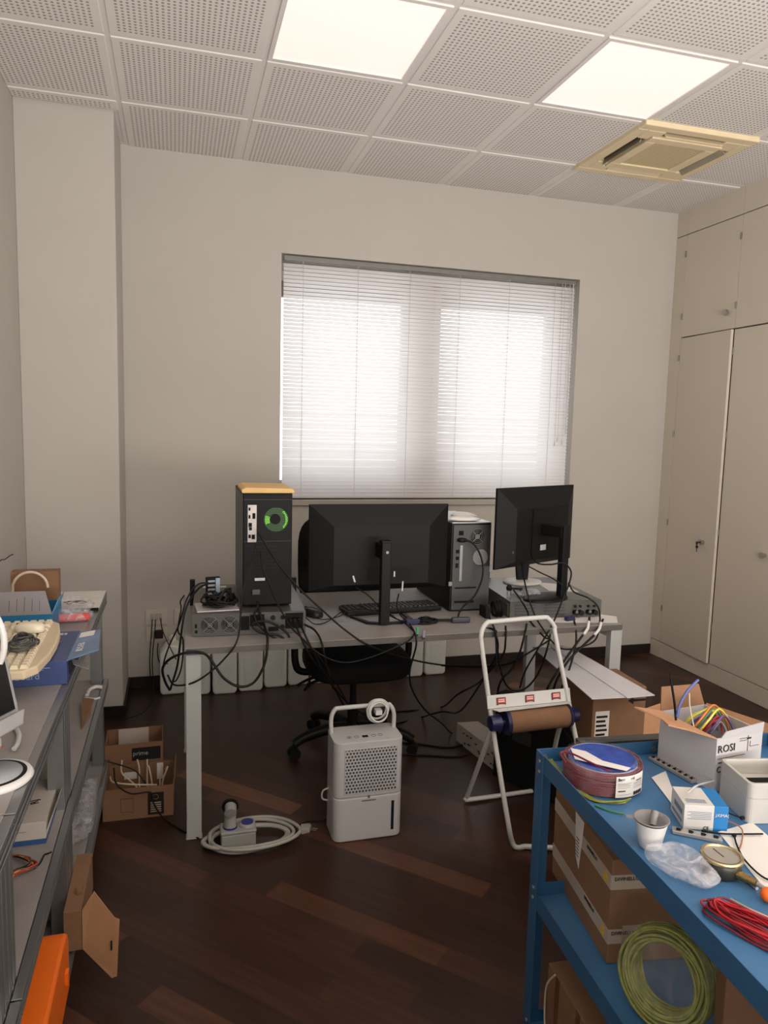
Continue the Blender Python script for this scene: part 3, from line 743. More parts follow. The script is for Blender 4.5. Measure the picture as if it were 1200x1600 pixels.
# D-sub cables bundle on the desk
tag(heap((1.245, 2.815, DZ+.0005), .07, .035, .03, 3, .0035, 12).build('cable_heap', CABLE), 'tangle of black cables on the desk right of the centre monitor column', 'cable')
t = thing('video_plug', 'dark blue video cable plug at the front edge of the desk', 'plug', (1.18, 2.80, DZ), .1)
MB().box(-.03, .03, -.011, .011, 0.001, .022).build('body', NAVY, t, bevel=.003)
t = thing('video_plug', 'black video cable plug with grey-blue end lying toward the adapter brick', 'plug', (1.40, 2.79, DZ), -.12)
MB().box(-.05, .03, -.012, .012, 0.001, .024).build('body', mat('slate_plastic', (52, 54, 64), .45), t, bevel=.006)
MB().cyl((-.05, 0, .012), (-.11, .01, .010), .006, n=8).build('cable_tail', CABLE, t)
t = thing('mouse_plug', 'small green round plug hanging over the desk front edge', 'plug', tuple(at(652, 985, y=2.632)))
MB().cyl((0, 0, -.014), (0, 0, .014), .006, n=12).build('body', mat('green_plug', (70, 150, 110), .5), t)
MB().cyl((0, 0, -.022), (0, 0, -.014), .0045, n=12).build('tip', CHROME, t)
t = thing('keyboard_plug', 'small lilac round plug hanging over the desk front edge', 'plug', tuple(at(662, 990, y=2.632)))
MB().cyl((0, 0, -.014), (0, 0, .014), .006, n=12).build('body', mat('lilac_plug', (140, 130, 150), .5), t)
MB().cyl((0, 0, -.022), (0, 0, -.014), .0045, n=12).build('tip', CHROME, t)

# ================================================================ OFFICE CHAIR
FAB = mat('black_fabric', (14, 14, 15), .9, var=.1, scale=80, bump=.1)
t = thing('office_chair', 'black swivel office chair behind the desk on a five-star base', 'chair', (1.05, 3.275, 0))
MB().sellip((.01, .0, .44), (.245, .235, .062), .55, 32).build('seat', FAB, t)
MB(TR(.0, .30, .86) @ Matrix.Rotation(-.08, 4, 'X')).sellip((0, 0, 0), (.225, .035, .235), .5, 32).build('backrest', FAB, t)
MB().tube([(0, .0, .38), (0, .2, .36), (0, .3, .45), (0, .325, .7)], .02, n=8).build('back_bracket', BLACK, t)
MB().cyl((0, 0, .06), (0, 0, .22), .026).cyl((0, 0, .2), (0, 0, .39), .016).box(-.09, .09, -.1, .1, .365, .385).build('gas_lift', BLACK, t)
for k in range(5):
    a = math.radians(190.5+72*k)
    d = Vector((math.cos(a), math.sin(a), 0))
    bb = MB(); bb.tube([d*.02+Vector((0, 0, .105)), d*.12+Vector((0, 0, .115)), d*.24+Vector((0, 0, .095)), d*.294+Vector((0, 0, .07))], lambda u: .030-.008*u, n=10)
    lg = bb.build('base_arm', BLACK, t)
    e = Vector((-d.y, d.x, 0))
    MB().cyl(d*.294+Vector((0, 0, .026))-e*.024, d*.294+Vector((0, 0, .026))-e*.006, .026).cyl(d*.294+Vector((0, 0, .026))+e*.006, d*.294+Vector((0, 0, .026))+e*.024, .026).cyl(d*.294+Vector((0, 0, .02)), d*.294+Vector((0, 0, .07)), .007).build('caster', MBLK, lg)
for s in (-1, 1):
    MB().tube([(s*.14, .02, .385), (s*.245, .02, .39), (s*.275, .02, .43), (s*.28, .02, .52), (s*.275, .02, .64)], .017, n=8).build('armrest_post', BLACK, t)
    MB().sellip((s*.275, .02, .655), (.03, .12, .014), .6, 16).build('armrest', BLACK, t)
each(MB().tube([(-.1, -.02, .37), (-.2, -.05, .36), (-.25, -.08, .335)], .007, n=6).tube([(-.1, .05, .37), (-.22, .0, .355), (-.27, -.0, .33)], .007, n=6), 'lever', BLACK, t)

# ================================================================ JERRYCANS
JER = mat('milky_plastic', (232, 232, 226), .4, var=.03); JER.node_tree.nodes['Principled BSDF'].inputs['Subsurface Weight'].default_value = .15
cans = [(.146, .284, 4.175), (.292, .424, 4.135), (.434, .572, 4.12), (.580, .722, 4.14), (.732, .866, 4.17), (.874, 1.0, 4.18), (1.01, 1.14, 4.18), (1.60, 1.722, 4.18), (1.734, 1.876, 4.19)]
JL = ['leftmost, beside the hanging cables', 'second from the left, half behind the desk leg', 'third from the left', 'fourth from the left', 'fifth from the left', 'sixth from the left, beside the chair arm', 'mostly hidden behind the chair seat', 'first right of the chair', 'rightmost of the row']
for (x0, x1, y0), lb in zip(cans, JL):
    w = (x1-x0)/2-.001; dp = BY-.016-y0; hh_ = .285
    t = thing('jerrycan', 'white jerrycan against the back wall, %s' % lb, 'jerrycan', ((x0+x1)/2, y0+dp/2, 0), 0, 'white jerrycans along the back wall')
    MB().prism([(-w, .012), (-w+.015, 0), (w-.015, 0), (w, .012), (w, hh_-.05), (w-.03, hh_-.01), (w*.3, hh_), (-w*.3, hh_), (-w+.03, hh_-.01), (-w, hh_-.05)], -dp/2, dp/2, 'y').build('body', JER, t, bevel=.012, seg=3)
    MB().box(-w*.55, w*.55, -dp/2-.002, -dp/2+.001, .06, hh_-.08).build('embossed_panel', JER, t, bevel=.002)
    MB().tube([(0, -dp*.3, hh_-.008), (0, -dp*.28, hh_+.03), (0, dp*.1, hh_+.034), (0, dp*.16, hh_-.006)], .011, n=8).build('handle', JER, t)
    MB().cyl((0, dp*.32, hh_-.01), (0, dp*.32, hh_+.024), .021).build('cap', JER, t)

# ================================================================ DEHUMIDIFIER
t = thing('dehumidifier', 'white upright dehumidifier with perforated grille and loop handle on the floor', 'dehumidifier', (.925, 2.488, 0), .0)
w = .132; d_ = .155; hD = .385
def rrect(w, y0, y1, r, n=5):
    out = []
    for cx, cy, a0 in ((w-r, y0+r, -PI/2), (w-r, y1-r, 0), (-w+r, y1-r, PI/2), (-w+r, y0+r, PI)):
        for i in range(n+1): a = a0+PI/2*i/n; out.append((cx+r*math.cos(a), cy+r*math.sin(a)))
    return out
DH = mat('dehumidifier_white', (178, 178, 179), .35, var=.01)
MB().prism(rrect(w, 0, d_, .03), .002, hD*.44).build('water_tank', DH, t, bevel=.004)
MB().prism(rrect(w-.002, .003, d_-.002, .03), hD*.44, hD*.452).prism(rrect(w, 0, d_, .03), hD*.452, hD).build('housing', DH, t, bevel=.006, seg=3)
GR = dots('grille_holes', (170, 170, 171), (36, 36, 38), .0124, .33, 'xz', (-.092, .19), hexa=True, lim=((.0, .196), (.0, .168)))
MB().box(-.095, .107, -.0025, .001, .186, .362).build('grille', GR, t, bevel=.001)
MB().box(.088, .099, -.0015, .002, .03, .145).build('level_window', mat('dark_window', (28, 30, 34), .2), t, bevel=.001)
cp = MB().box(-.11, .11, .012, .02, hD, hD+.0008).build('control_panel', mat('dh_panel', (180, 180, 180), .3), t)
MB().box(-.018, .004, .04, .056, hD, hD+.0012).build('display', DARK, cp)
b = MB()
for x in (-.068, -.04, .026, .052): b.tube([(x+.009*math.cos(a), .048+.009*math.sin(a), hD+.0008) for a in [2*PI*i/14 for i in range(14)]], .0007, n=4, k=0, closed=True)
b.cyl((-.068, .048, hD), (-.068, .048, hD+.001), .003).build('button', mat('dark_grey_ink', (80, 80, 80), .6), cp)
MB().tube([(-w+.010, .11, hD-.012), (-w+.008, .115, hD+.05), (-w+.022, .118, hD+.084), (-w+.05, .118, hD+.09), (w-.05, .118, hD+.09), (w-.022, .118, hD+.084), (w-.008, .115, hD+.05), (w-.010, .11, hD-.012)], .0085, n=10, k=6).build('handle', DH, t)
b = MB()
for k in range(5):
    R = .034+.005*(k % 3); b.tube([(.055+R*math.cos(a), .10+.008*k-.018+.006*math.sin(a+k), hD+.075+R*1.05*math.sin(a)) for a in [2*PI*i/14 for i in range(14)]], .003, n=6, k=3, closed=True)
b.box(.045, .07, .09, .12, hD+.06, hD+.078)
b.build('coiled_power_cord', WHITE, t)
MB().tube([(-w, .1, .17), (-w-.02, .11, .155), (-w-.02, .12, .12), (-w, .12, .11)], .0035, n=6).build('side_cable_hook', WHITE, t)
MB().box(-.004, .004, -.001, 0.001, .166, .176).build('badge', mat('dark_grey_ink', (80, 80, 80), .6), t)
b = MB()
for k, x in enumerate([-.027+.0055*i for i in range(10)]): b.box(x, x+.0035+.001*(k % 2), -.0008, .001, .154, .159)
b.build('printed_text', mat('dark_grey_ink', (80, 80, 80), .6), t)

# ================================================================ FLOOR: industrial socket box + hose-like cable
INDG = mat('industrial_grey', (138, 138, 134), .45, var=.03)
t = thing('industrial_socket_box', 'grey industrial socket box with two round sockets inside the coiled cable', 'socket box', (.452, 2.565, 0), .0)
MB().box(-.062, .062, -.035, .035, 0, .062).build('body', INDG, t, bevel=.005)
MB().box(-.064, .064, -.037, .037, .062, .074).build('lid', INDG, t, bevel=.004)
MB().lathe([(.030, .074), (.028, .084), (.020, .084)], (.034, .004, 0), 24).build('socket_ring', INDG, t)
MB().cyl((.034, .004, .074), (.034, .004, .086), .022).build('socket_cap', mat('deep_blue_cap', (30, 40, 110), .4), t)
MB().lathe([(.026, .074), (.026, .08)], (-.028, .0, 0), 24).build('blue_ring', mat('deep_blue_cap', (30, 40, 110), .4), t)
MB().lathe([(.0235, .08), (.0215, .085), (.0205, .14), (.017, .15)], (-.028, .0, 0), 24).build('plug', INDG, t)
MB().cyl((-.028, -.026, .140), (-.026, .012, .152), .021, n=24).build('adapter', INDG, t)
MB().cyl((-.028, .006, .148), (-.027, .014, .150), .030, n=24).build('adapter_back', BLACK, t)
MB().cyl((-.028, -.0265, .140), (-.0279, -.0268, .140), .016, n=20).cyl((-.028, -.027, .140), (-.028, -.0275, .140), .003, n=8).build('socket_face', mat('socketface', (110, 110, 108), .5), t)
b = MB(); GC = mat('light_grey_cable', (150, 147, 140), .5, var=.02)
pts = []
N = 4
for i in range(N*18+1):
    a = 2*PI*i/18+2.0; k = i/18
    rx = .186-.052*abs(math.sin(1.9*k)); ry = .116-.046*abs(math.sin(1.3*k+.8))
    pts.append((.500+rx*math.cos(a)+.006*math.sin(k*2), 2.578+ry*math.sin(a), .008+.011*(k % 2.2)+.004*abs(math.sin(a*1.5))))
b.tube(pts, .0072, n=8, k=3)
tag(b.build('coiled_cable', GC), 'thick light grey cable coiled on the floor around the socket box', 'cable')
t = thing('power_plug', 'grey flat plug at the right end of the coiled floor cable', 'plug', (.705, 2.60, 0), .2)
MB().prism([(-.022, -.02), (.012, -.02), (.026, -.004), (.026, .012), (-.008, .022)], .001, .022).build('body', GC, t, bevel=.003)
each(MB().cyl((.02, -.02, .012), (.035, -.032, .012), .0024, n=6).cyl((.028, -.012, .012), (.043, -.024, .012), .0024, n=6), 'pin', STEEL, t)

# ================================================================ PAPER ROLL STAND
t = thing('paper_roll_stand', 'white tubular paper roll stand with three red and black logo badges', 'stand', (1.555, 2.47, 0))
def L(v): return Vector(v)-Vector((1.555, 2.47, 0))
pT = .0095
TLf, TRt = at(752, 1000, y=2.48), at(872, 985, y=2.48)
FLf = at(800, 1325, z=.012)
FR_ = at(905, 1322, z=.012)
w2 = TRt.x-TLf.x
# front loop
topz = TLf.z+.03
fl = [L(FLf)+Vector((.03, -.002, 0)), L(FLf)+Vector((.012, 0, .0)), L(FLf)+Vector((0, .006, .03))]
left_mid = at(770, 1140, y=2.44)
P1 = [L(FR_)+Vector((-.03, -.004, 0)), L(FR_)+Vector((.0, 0, .003)), L(FR_)+Vector((.01, .006, .03))]
ltop = L(at(754, 1020, y=2.48)); rtop = L(at(868, 995, y=2.48))
b = MB()
bpath = [L(FLf)+Vector((.05, -.002, 0)), L(FLf)+Vector((.02, -.002, 0)), L(FLf)+Vector((.002, .004, .02)), L(at(793, 1280, y=2.30)), L(at(772, 1150, y=2.405)), ltop, L(at(752, 990, y=2.49)), L(at(760, 974, y=2.495)), L(at(775, 971, y=2.495)),
         L(at(845, 965, y=2.495)), L(at(857, 967, y=2.495)), L(at(867, 981, y=2.49)), rtop, L(at(893, 1120, y=2.405)), L(at(922, 1275, y=2.30)), L(FR_)+Vector((.012, .004, .02)), L(FR_)+Vector((-.01, -.002, 0)), L(FR_)+Vector((-.05, -.002, 0)), L(FLf)+Vector((.05, -.002, 0))]
b.tube(bpath, pT, n=10, k=6)
b.build('front_tube', WHMET, t)
B1, B2 = L(at(728, 1250, z=.012)), L(at(728, 1250, z=.012))+Vector((.385, .01, 0))
bp = [L(at(772, 1130, y=2.43)), L(at(760, 1163, y=2.47)), B1+Vector((.004, -.01, .03)), B1+Vector((.003, 0, .006)), B1+Vector((.03, .0, 0)), B2+Vector((-.03, 0, 0)), B2+Vector((-.003, 0, .006)), B2+Vector((-.006, -.01, .03)), L(at(872, 1145, y=2.47)), L(at(888, 1110, y=2.43))]
MB().tube(bp, pT, n=10, k=6).build('rear_tube', WHMET, t)
# plate
p = [at(762, 1088, y=2.425), at(893, 1077, y=2.425), at(892, 1095, y=2.418), at(763, 1108, y=2.418)]
y_ = 2.47-.03
pa, pb_, pc, pd = [L(at(761, 1087, y=2.43)), L(at(890, 1075, y=2.43)), L(at(892, 1095, y=2.42)), L(at(762, 1108, y=2.42))]
MB().slab([pa, pd, pc, pb_], -.002).build('front_plate', WHMET, t)
pe, pf = L(at(889, 1099, y=2.385)), L(at(780, 1112, y=2.385))
MB().slab([pd+Vector((0.015, -.003, 0)), pf, pe, pc+Vector((0, -.003, 0))], -.0015).build('tear_bar', WHMET, t)
RB = mat('badge_red', (176, 44, 46), .5)
for u in (.16, .5, .82):
    c = pa.lerp(pb_, u).lerp(pd.lerp(pc, u), .5); ex = (pb_-pa).normalized(); ez = (pa-pd).normalized(); nn = ex.cross(ez)*1
    X = Matrix.Identity(4)
    for i in range(3): X[i][0], X[i][1], X[i][2], X[i][3] = ex[i], -nn[i], ez[i], c[i]-(-nn[i])*-.0 + nn[i]*.003
    bb = MB(X); bb.prism([(-.0185, -.0145), (-.008, -.0105), (.008, -.0105), (.0185, -.0145), (.0185, .0135), (-.0185, .0135)], -.0004, .0004, 'y').build('logo_badge', [INK], t)
    bg_ = MB(X).prism([(-.0165, -.011), (-.008, -.008), (.008, -.008), (.0165, -.011), (.0165, .0115), (-.0165, .0115)], -.0012, -.0004, 'y').build('logo_badge', RB, t)
    MB(X).box(-.013, .013, -.0018, -.0012, .0045, .0085).box(-.013, .013, -.0018, -.0012, -.003, .002).build('badge_lettering', mat('badge_pale', (220, 190, 185), .5), bg_)
rl, rr_ = L(at(792, 1128, y=2.40)), L(at(885, 1118, y=2.40))
ax = (rr_-rl).normalized()
MB().cyl(rl, rr_, .043, n=40).build('cardboard_core', CARD, t)
each(MB().cyl(rl-ax*.010, rl+ax*.002, .044, .050, n=28).cyl(rr_-ax*.002, rr_+ax*.010, .050, .044, n=28).cyl(rl-ax*.05, rl-ax*.01, .012).cyl(rr_+ax*.01, rr_+ax*.05, .012), 'end_flange', NAVY, t, bevel=.002)
each(MB().cyl(rl-ax*.068, rl-ax*.03, .028, .032, n=20).cyl(rr_+ax*.02, rr_+ax*.045, .030, .026, n=20), 'clamp_knob', NAVY, t, bevel=.004)

# ================================================================ FLOOR BEHIND THE STAND
t = thing('cardboard_box', 'tall cardboard box with a shipping label and black arrow under the white boards', 'box', (1.905, 2.50, 0), -.04)
MB().box(-.115, .115, -.12, .10, 0, .553).build('carton', CARD, t, bevel=.003)
MB().box(-.102, -.042, -.1206, -.12, .26, .465).build('label', PAPER, t)
b = MB()
for k in range(7): b.box(-.098, -.05-.004*(k % 3), -.1212, -.1206, .33+k*.018, .339+k*.018)
b.build('printed_text', INK, t)
MB().box(-.098, -.088, -.1214, -.1206, .225, .245).box(-.08, -.058, -.1214, -.1206, .23, .24).build('printed_code', INK, t)
MB().prism([(.035, .50), (.06, .515), (.06, .505), (.113, .505), (.113, .496), (.06, .496), (.06, .485)], -.1206, -.12, 'y').build('printed_arrow', INK, t)
PANW = mat('glossy_white_board', (206, 206, 212), .18, var=.02)
z0 = .555
A, B_, C_, D_ = at(925, 1093, z=z0), at(985, 1090, z=z0), at(848, 1012, z=z0), at(826, 1018, z=z0)
E_ = at(873, 1013, z=z0)
tag(MB().slab([A, B_, E_, at(832, 1012, z=z0)], .003).build('shelf_board', PANW), 'glossy white board lying on the tall cardboard box, left one', 'board')
z1 = .5585
tag(MB().slab([at(980, 1091, z=z1), at(1023, 1087, z=z1), at(890, 1012, z=z1), at(850, 1004, z=z1)], .003).build('shelf_board', PANW), 'glossy white board lying over the other, its right corner sticking out', 'board')
# black slim case
b = MB()
A2, B2_ = Vector((1.60, 2.86)), Vector((1.775, 2.50)); ang2 = math.atan2(B2_.y-A2.y, B2_.x-A2.x); ln = (B2_-A2).length
t = thing('slim_computer_case', 'black slim computer case on the floor behind the paper roll stand', 'computer', (A2.x, A2.y, 0), ang2)
MB().prism([(0, 0), (ln, 0), (ln, .30), (ln-.12, .385), (0, .385)], 0, .07, 'y').build('case', MBLK, t, bevel=.004)
MB().box(.10, .2, -.001, .0, .2, .26).build('vent', dots('case_vent', (24, 24, 26), (70, 70, 72), .008, .3, 'xz'), t)
# white printed carton
t = thing('cardboard_box', 'long white printed carton on the floor behind the paper roll stand', 'box', (1.60, 2.93, 0), .02)
WC = mat('white_carton', (178, 170, 160), .7, var=.06, scale=30)
MB().box(-.02, .02, 0, 0, 0, 0) if 0 else None
MB(rz(.0)).box(.045, .235, -.13, .40, 0, .10).build('carton', WC, t, bevel=.002) if 0 else None
MB().prism([(.035, -.125), (.155, -.135), (.09, .30), (-.02, .31)], 0, .095).build('carton', WC, t, bevel=.002)
MB().prism([(.04, -.12), (.15, -.13), (.13, .02), (.02, .04)], .0955, .10).build('top_flap', WC, t)
b = MB()
rn = random.Random(4)
for k in range(16):
    u = rn.uniform(.05, .9); z = rn.uniform(.015, .08); x = .035-.055*u; y = -.12+.42*u
    b.box(x-.0015-.004, x-.0005, y, y+.012, z, z+.004)
b.box(.06, .075, -.1285, -.127, .03, .05).box(.10, .105, -.133, -.130, .03, .07).box(.085, .095, -.1315, -.129, .02, .06)
b.build('printed_marks', INK, t)

# open cardboard with cables at right
def open_box(name, lab, loc, rzv, w, d, h, m_, flaps, th=.004, inner=None, cat='box'):
    t = thing(name, lab, cat, loc, rzv)
    b = MB(); b.box(-w/2, w/2, -d/2, d/2, 0, th).box(-w/2, w/2, -d/2, -d/2+th, th, h).box(-w/2, w/2, d/2-th, d/2, th, h).box(-w/2, -w/2+th, -d/2+th, d/2-th, th, h).box(w/2-th, w/2, -d/2+th, d/2-th, th, h)
    b.build('carton', m_, t)
    for side, ang_, fl in flaps:      # ang from upright, outward
        if side in 'fb':
            s = -1 if side == 'f' else 1
            X = TR(0, s*d/2, h) @ Matrix.Rotation(-s*ang_, 4, 'X'); MB(X).box(-w/2+.002, w/2-.002, -th/2, th/2, 0, fl).build('flap', inner or m_, t)
        else:
            s = -1 if side == 'l' else 1
            X = TR(s*w/2, 0, h) @ Matrix.Rotation(s*ang_, 4, 'Y'); MB(X).box(-th/2, th/2, -d/2+.002, d/2-.002, 0, fl).build('flap', inner or m_, t)
    return t
open_box('cardboard_box', 'open brown cardboard box with black cables, on the floor behind the blue workbench', (2.42, 2.50, 0), .35, .42, .34, .20, CARD, [('b', .5, .14), ('l', 1.0, .1), ('r', .7, .12), ('f', 1.2, .12)], inner=CARDIN)
tag(heap((2.36, 2.50, .10), .12, .10, .14, 4, .005, 21).build('cable_heap', CABLE), 'black cables heaped in the open brown box behind the blue workbench', 'cable')
t = thing('plastic_tray', 'dark open plastic tray behind the blue workbench rim', 'tray', (1.72, 1.84, .0), -.1)
MB().box(-.25, .12, -.15, .13, 0, .545).build('crate_body', MBLK, t, bevel=.01)
MB().box(-.255, .125, -.155, -.135, .535, .555).box(-.255, .125, .115, .135, .535, .555).box(-.255, -.235, -.135, .115, .535, .555).box(.105, .125, -.135, .115, .535, .555).build('rim', mat('grey_rim', (70, 68, 66), .6), t)

# boxes at the left by the pillar
t = open_box('cardboard_box', 'open brown cardboard box full of cables by the left bench, the front one', (.095, 2.95, 0), -.02, .262, .22, .125, CARD, [('l', .25, .02), ('r', .2, .03)], inner=CARD)
MB().box(.035, .095, -.1106, -.11, .01, .10).build('printed_panel', INK, t)
b = MB()
for k in range(5): b.box(.045, .085, -.1112, -.1106, .02+k*.009, .025+k*.009)
b.tube([(.065+.010*math.cos(a), -.111, .082+.010*math.sin(a)) for a in [2*PI*i/12 for i in range(12)]], .0008, n=4, k=0, closed=True)
b.build('printed_text', mat('pale_print', (150, 130, 110), .6), t)
MB().box(-.065, -.064, -.1108, -.11, .03, .085).box(-.02, -.019, -.1108, -.11, .02, .085).box(-.065, -.02, -.1108, -.11, .084, .085).box(-.065, -.02, -.1108, -.11, .03, .031).build('printed_drawing', INK, t)
MB().box(.06, .085, .1045, .1055, .05, .12).box(-.07, -.02, .1045, .1055, .06, .09).build('label', PAPER, t)
t = open_box('cardboard_box', 'open brown cardboard box with a black prime label behind the cable box', (.065, 3.17, 0), .02, .23, .17, .20, CARD, [], inner=CARD)
MB().box(-.01, .105, -.0858, -.085, .125, .18).build('printed_label', INK, t)
text(t, 'prime', (-.006, -.0862, .148), (1, 0, 0), (0, 0, 1), .026, mat('pale_print2', (150, 160, 165), .6))
MB().slab([(-.07, .058, .08), (.055, .058, .08), (.055, .079, .20), (-.07, .079, .20)], .001).build('shipping_paper', mat('shipping_paper', (170, 158, 146), .7), t)
b = MB()
for k in range(5): b.box(.03+.0, .045, .054, .0555, .10+k*.014, .108+k*.014)
# cables in the front box
WCB = mat('white_cable', (190, 172, 152), .5, var=0)
b = MB()
for k, (x, dx, yy) in enumerate(((.06, -.035, 2.96), (.07, .02, 2.98), (.10, .02, 3.0), (.12, .01, 2.97), (.15, .03, 2.99), (.16, .04, 2.97))):
    b.tube([(x+.03, 2.93, .012), (x+.02, yy, .07), (x+dx, yy+.01, .13), (x+dx-.008*(k % 2), yy+.02, .18-.012*k)], .0036, n=6)
b.tube([(.16, 2.90, .10), (.08, 2.88, .12), (.0, 2.90, .128), (-.02, 2.96, .125)], .0036, n=6)
tag(b.build('cable_bundle', WCB), 'bundle of white cables standing up in the front open box', 'cable')

# ================================================================ LEFT WORKBENCHES
TOPB = mat('grey_bench_top', (136, 131, 129), .4, var=.1, scale=9)
BZ = .85
def bench(lab, y0, y1, shelves, posts):
    t = thing('workbench', lab, 'workbench', (LX/2-.015, (y0+y1)/2, 0), 0, 'aluminium profile workbenches along the left wall')
    cx, cy = LX/2-.015, (y0+y1)/2; hx = -.03-cx; hy = (y1-y0)/2
    hxl = -(LX+.003-cx)
    top = MB().box(-hxl, hx-.018, -hy, hy, BZ-.022, BZ).build('bench_top', TOPB, t, bevel=.001)
    def rail(z1, name, hh_=.044):
        MB().box(hx-.018, hx, -hy, hy, z1-hh_*.30, z1).box(hx-.018, hx-.006, -hy, hy, z1-hh_*.45, z1-hh_*.30).box(hx-.018, hx, -hy, hy, z1-hh_*.62, z1-hh_*.45).box(hx-.018, hx-.010, -hy, hy, z1-hh_*.80, z1-hh_*.62).box(hx-.018, hx, -hy, hy, z1-hh_, z1-hh_*.80).build(name, ALU, t, bevel=.0008, seg=1)
        MB().box(hx-.020, hx-.0125, -hy, hy, z1-hh_+.002, z1-.002).build('rail_slot', DARK, t)
    rail(BZ-.001, 'edge_rail')
    for z in shelves:
        MB().box(-hxl, hx-.018, -hy+.002, hy-.002, z-.018, z).build('shelf', TOPB, t, bevel=.001)
        rail(z+.002, 'edge_rail', .034)
    for py_ in posts:
        yy = py_-cy
        for xx in (hx-.062, -hxl):
            MB().box(xx, xx+.042, yy-.012, yy+.010, 0, BZ-.046).box(xx, xx+.042, yy+.022, yy+.044, 0, BZ-.046).box(xx+.014, xx+.028, yy+.009, yy+.023, 0, BZ-.046).build('post', ALU, t, bevel=.001)
        MB().box(hx-.035, hx-.023, yy+.0095, yy+.0225, .002, BZ-.05).build('post_slot', DARK, t)
    return t
bench('far aluminium workbench nearest the pillar, with two lower shelves', 2.075, 3.09, (.485, .14), (2.09, 3.045))
bench('middle aluminium workbench holding the beige keyboard, with two lower shelves', 1.33, 2.07, (.495, .13), (1.345, 2.025))
bench('nearest aluminium workbench at the left edge of the photo', -.2, 1.325, (.495, .13), (-.185, 1.28))

# items on the bench
t = thing('board_sheet', 'white sheet of board at the far end of the left bench', 'board', (-.15, 2.93, BZ))
MB().box(-.3, .118, -.15, .155, .0008, .006).build('sheet', mat('white_board', (206, 204, 198), .4), t, bevel=.001)
MB().box(.02, .118, -.155, -.15, .0, .010).build('edge_strip', DARK, t)
crumple((-.13, 2.78, BZ+.007), (.075, .11, .018), TRANS, 'clear bag with white parts lying on the white board sheet', 'parts_bag', seed=6)
b = MB(TR(-.115, 2.62, BZ+.017) @ rz(.12)); b.cyl((-.065, 0, 0), (.055, 0, .0), .014, n=14).sellip((.06, 0, 0), (.012, .015, .014), .9, 12)
tag(b.build('foam_roll', mat('red_foam', (196, 76, 72), .8, bump=.2)), 'red foam roll in a clear wrapper beside the blue box', 'foam roll')
crumple((-.115, 2.635, BZ+.0), (.085, .03, .02), TRANS, 'clear wrapper around the red foam roll', 'plastic_wrapper', seed=8)
tag(heap((-.12, 2.8, BZ+.02), .05, .05, .015, 1, .002, 31, 10).build('black_wires', CABLE), 'thin black wires lying on the clear bag at the bench end', 'wires')
# blue box
BLB = mat('cyan_blue_card', (26, 104, 146), .5, var=.04)
p0 = at(82, 993, z=BZ)
t = thing('carton_box', 'blue cardboard box with open grey lid on the left bench', 'box', (p0.x-.16, p0.y+.10, BZ))
w = .16
b = MB().box(-w, w, -.10, -.098, 0, .070).box(-w, w, .098, .10, 0, .070).box(-w, -w+.002, -.098, .098, 0, .07).box(w-.002, w, -.098, .098, 0, .07).box(-w, w, -.098, .098, 0, .002)
b.build('carton', BLB, t)
MB(TR(0, -.10, .07) @ Matrix.Rotation(-.35, 4, 'X')).prism([(-w, 0), (w, 0), (w-.022, .075), (-w, .075)], -.001, .001, 'y').build('lid_flap', mat('grey_card', (122, 118, 120), .6), t)
MB(TR(w, 0, .07) @ Matrix.Rotation(.35, 4, 'Y')).prism([(-.098, 0), (.098, 0), (.08, .035), (-.06, .04)], -.001, .001, 'x').build('side_flap', mat('light_blue_card', (70, 140, 185), .5), t)
b = MB(TR(0, -.10, .07) @ Matrix.Rotation(-.35, 4, 'X'))
for k in range(5): b.box(.035+k*.022, .0358+k*.022, -.0018, -.001, .012-.0*k, .058-.006*abs(k-2))
b.build('printed_lines', INK, t)
tag(heap((p0.x-.06, p0.y+.10, BZ+.004), .04, .05, .11, 3, .004, 44).build('cable_heap', CABLE), 'black cables sticking out of the blue box on the left bench', 'cable')
# cardboard sheet standing
c0, c1_ = at(17, 955, y=p0.y+.24), at(92, 955, y=p0.y+.24)
zt = at(90, 893, y=p0.y+.24).z
t = thing('cardboard_box', 'brown cardboard box standing behind the blue box on the left bench', 'box', ((c0.x+c1_.x)/2, p0.y+.27, BZ))
MB().box(c0.x-(c0.x+c1_.x)/2, (c1_.x-c0.x)/2, -.02, .03, 0, zt-BZ).build('carton', CARD, t, bevel=.001)
b = MB(); 
b.tube([(p0.x-.10+.055*math.cos(a)*1.0, p0.y+.22, BZ+.11+.055*math.sin(a)) for a in [PI*i/10 for i in range(11)]]+[(p0.x-.156, p0.y+.22, BZ+.005)], .005, n=8, k=3)
tag(b.build('white_hose', WCB), 'cream hose arching out behind the blue box', 'hose')

# motherboard box + keyboard
MBX = mat('navy_box_print', (44, 60, 104), .42, var=.25, scale=9)
p1 = at(105, 1069, z=BZ)
t = thing('carton_box', 'dark blue motherboard box with open end flaps under the beige keyboard', 'box', (p1.x-.13, p1.y+.145, BZ+.0005))
MB().box(-.13, .13, -.145, .145, 0, .062).build('carton', MBX, t, bevel=.001)
text(t, 'motherboard', (.0, -.1455, .018), (1, 0, 0), (0, 0, 1), .024, mat('pale_blue_print', (120, 140, 165), .5), align='CENTER')
MB().box(.03, .09, -.1459, -.145, .045, .047).box(.03, .075, -.1459, -.145, .04, .0415).build('printed_lines', mat('pale_blue_print', (120, 140, 165), .5), t)
X = TR(.13, 0, .062) @ Matrix.Rotation(PI/2-.15, 4, 'Y')
fl = MB(X).prism([(-.143, 0), (.13, 0), (.115, .06), (-.10, .075)], -.001, .001, 'x').build('end_flap', mat('holo_blue', (92, 122, 160), .25, .3, var=.3, scale=14), t)
XX = X.to_3x3()
text(fl, 'B2.5 FX', X @ Vector((-.0015, -.08, .030)), XX @ Vector((0, 1, 0)), XX @ Vector((0, 0, -1)), .024, WINK)
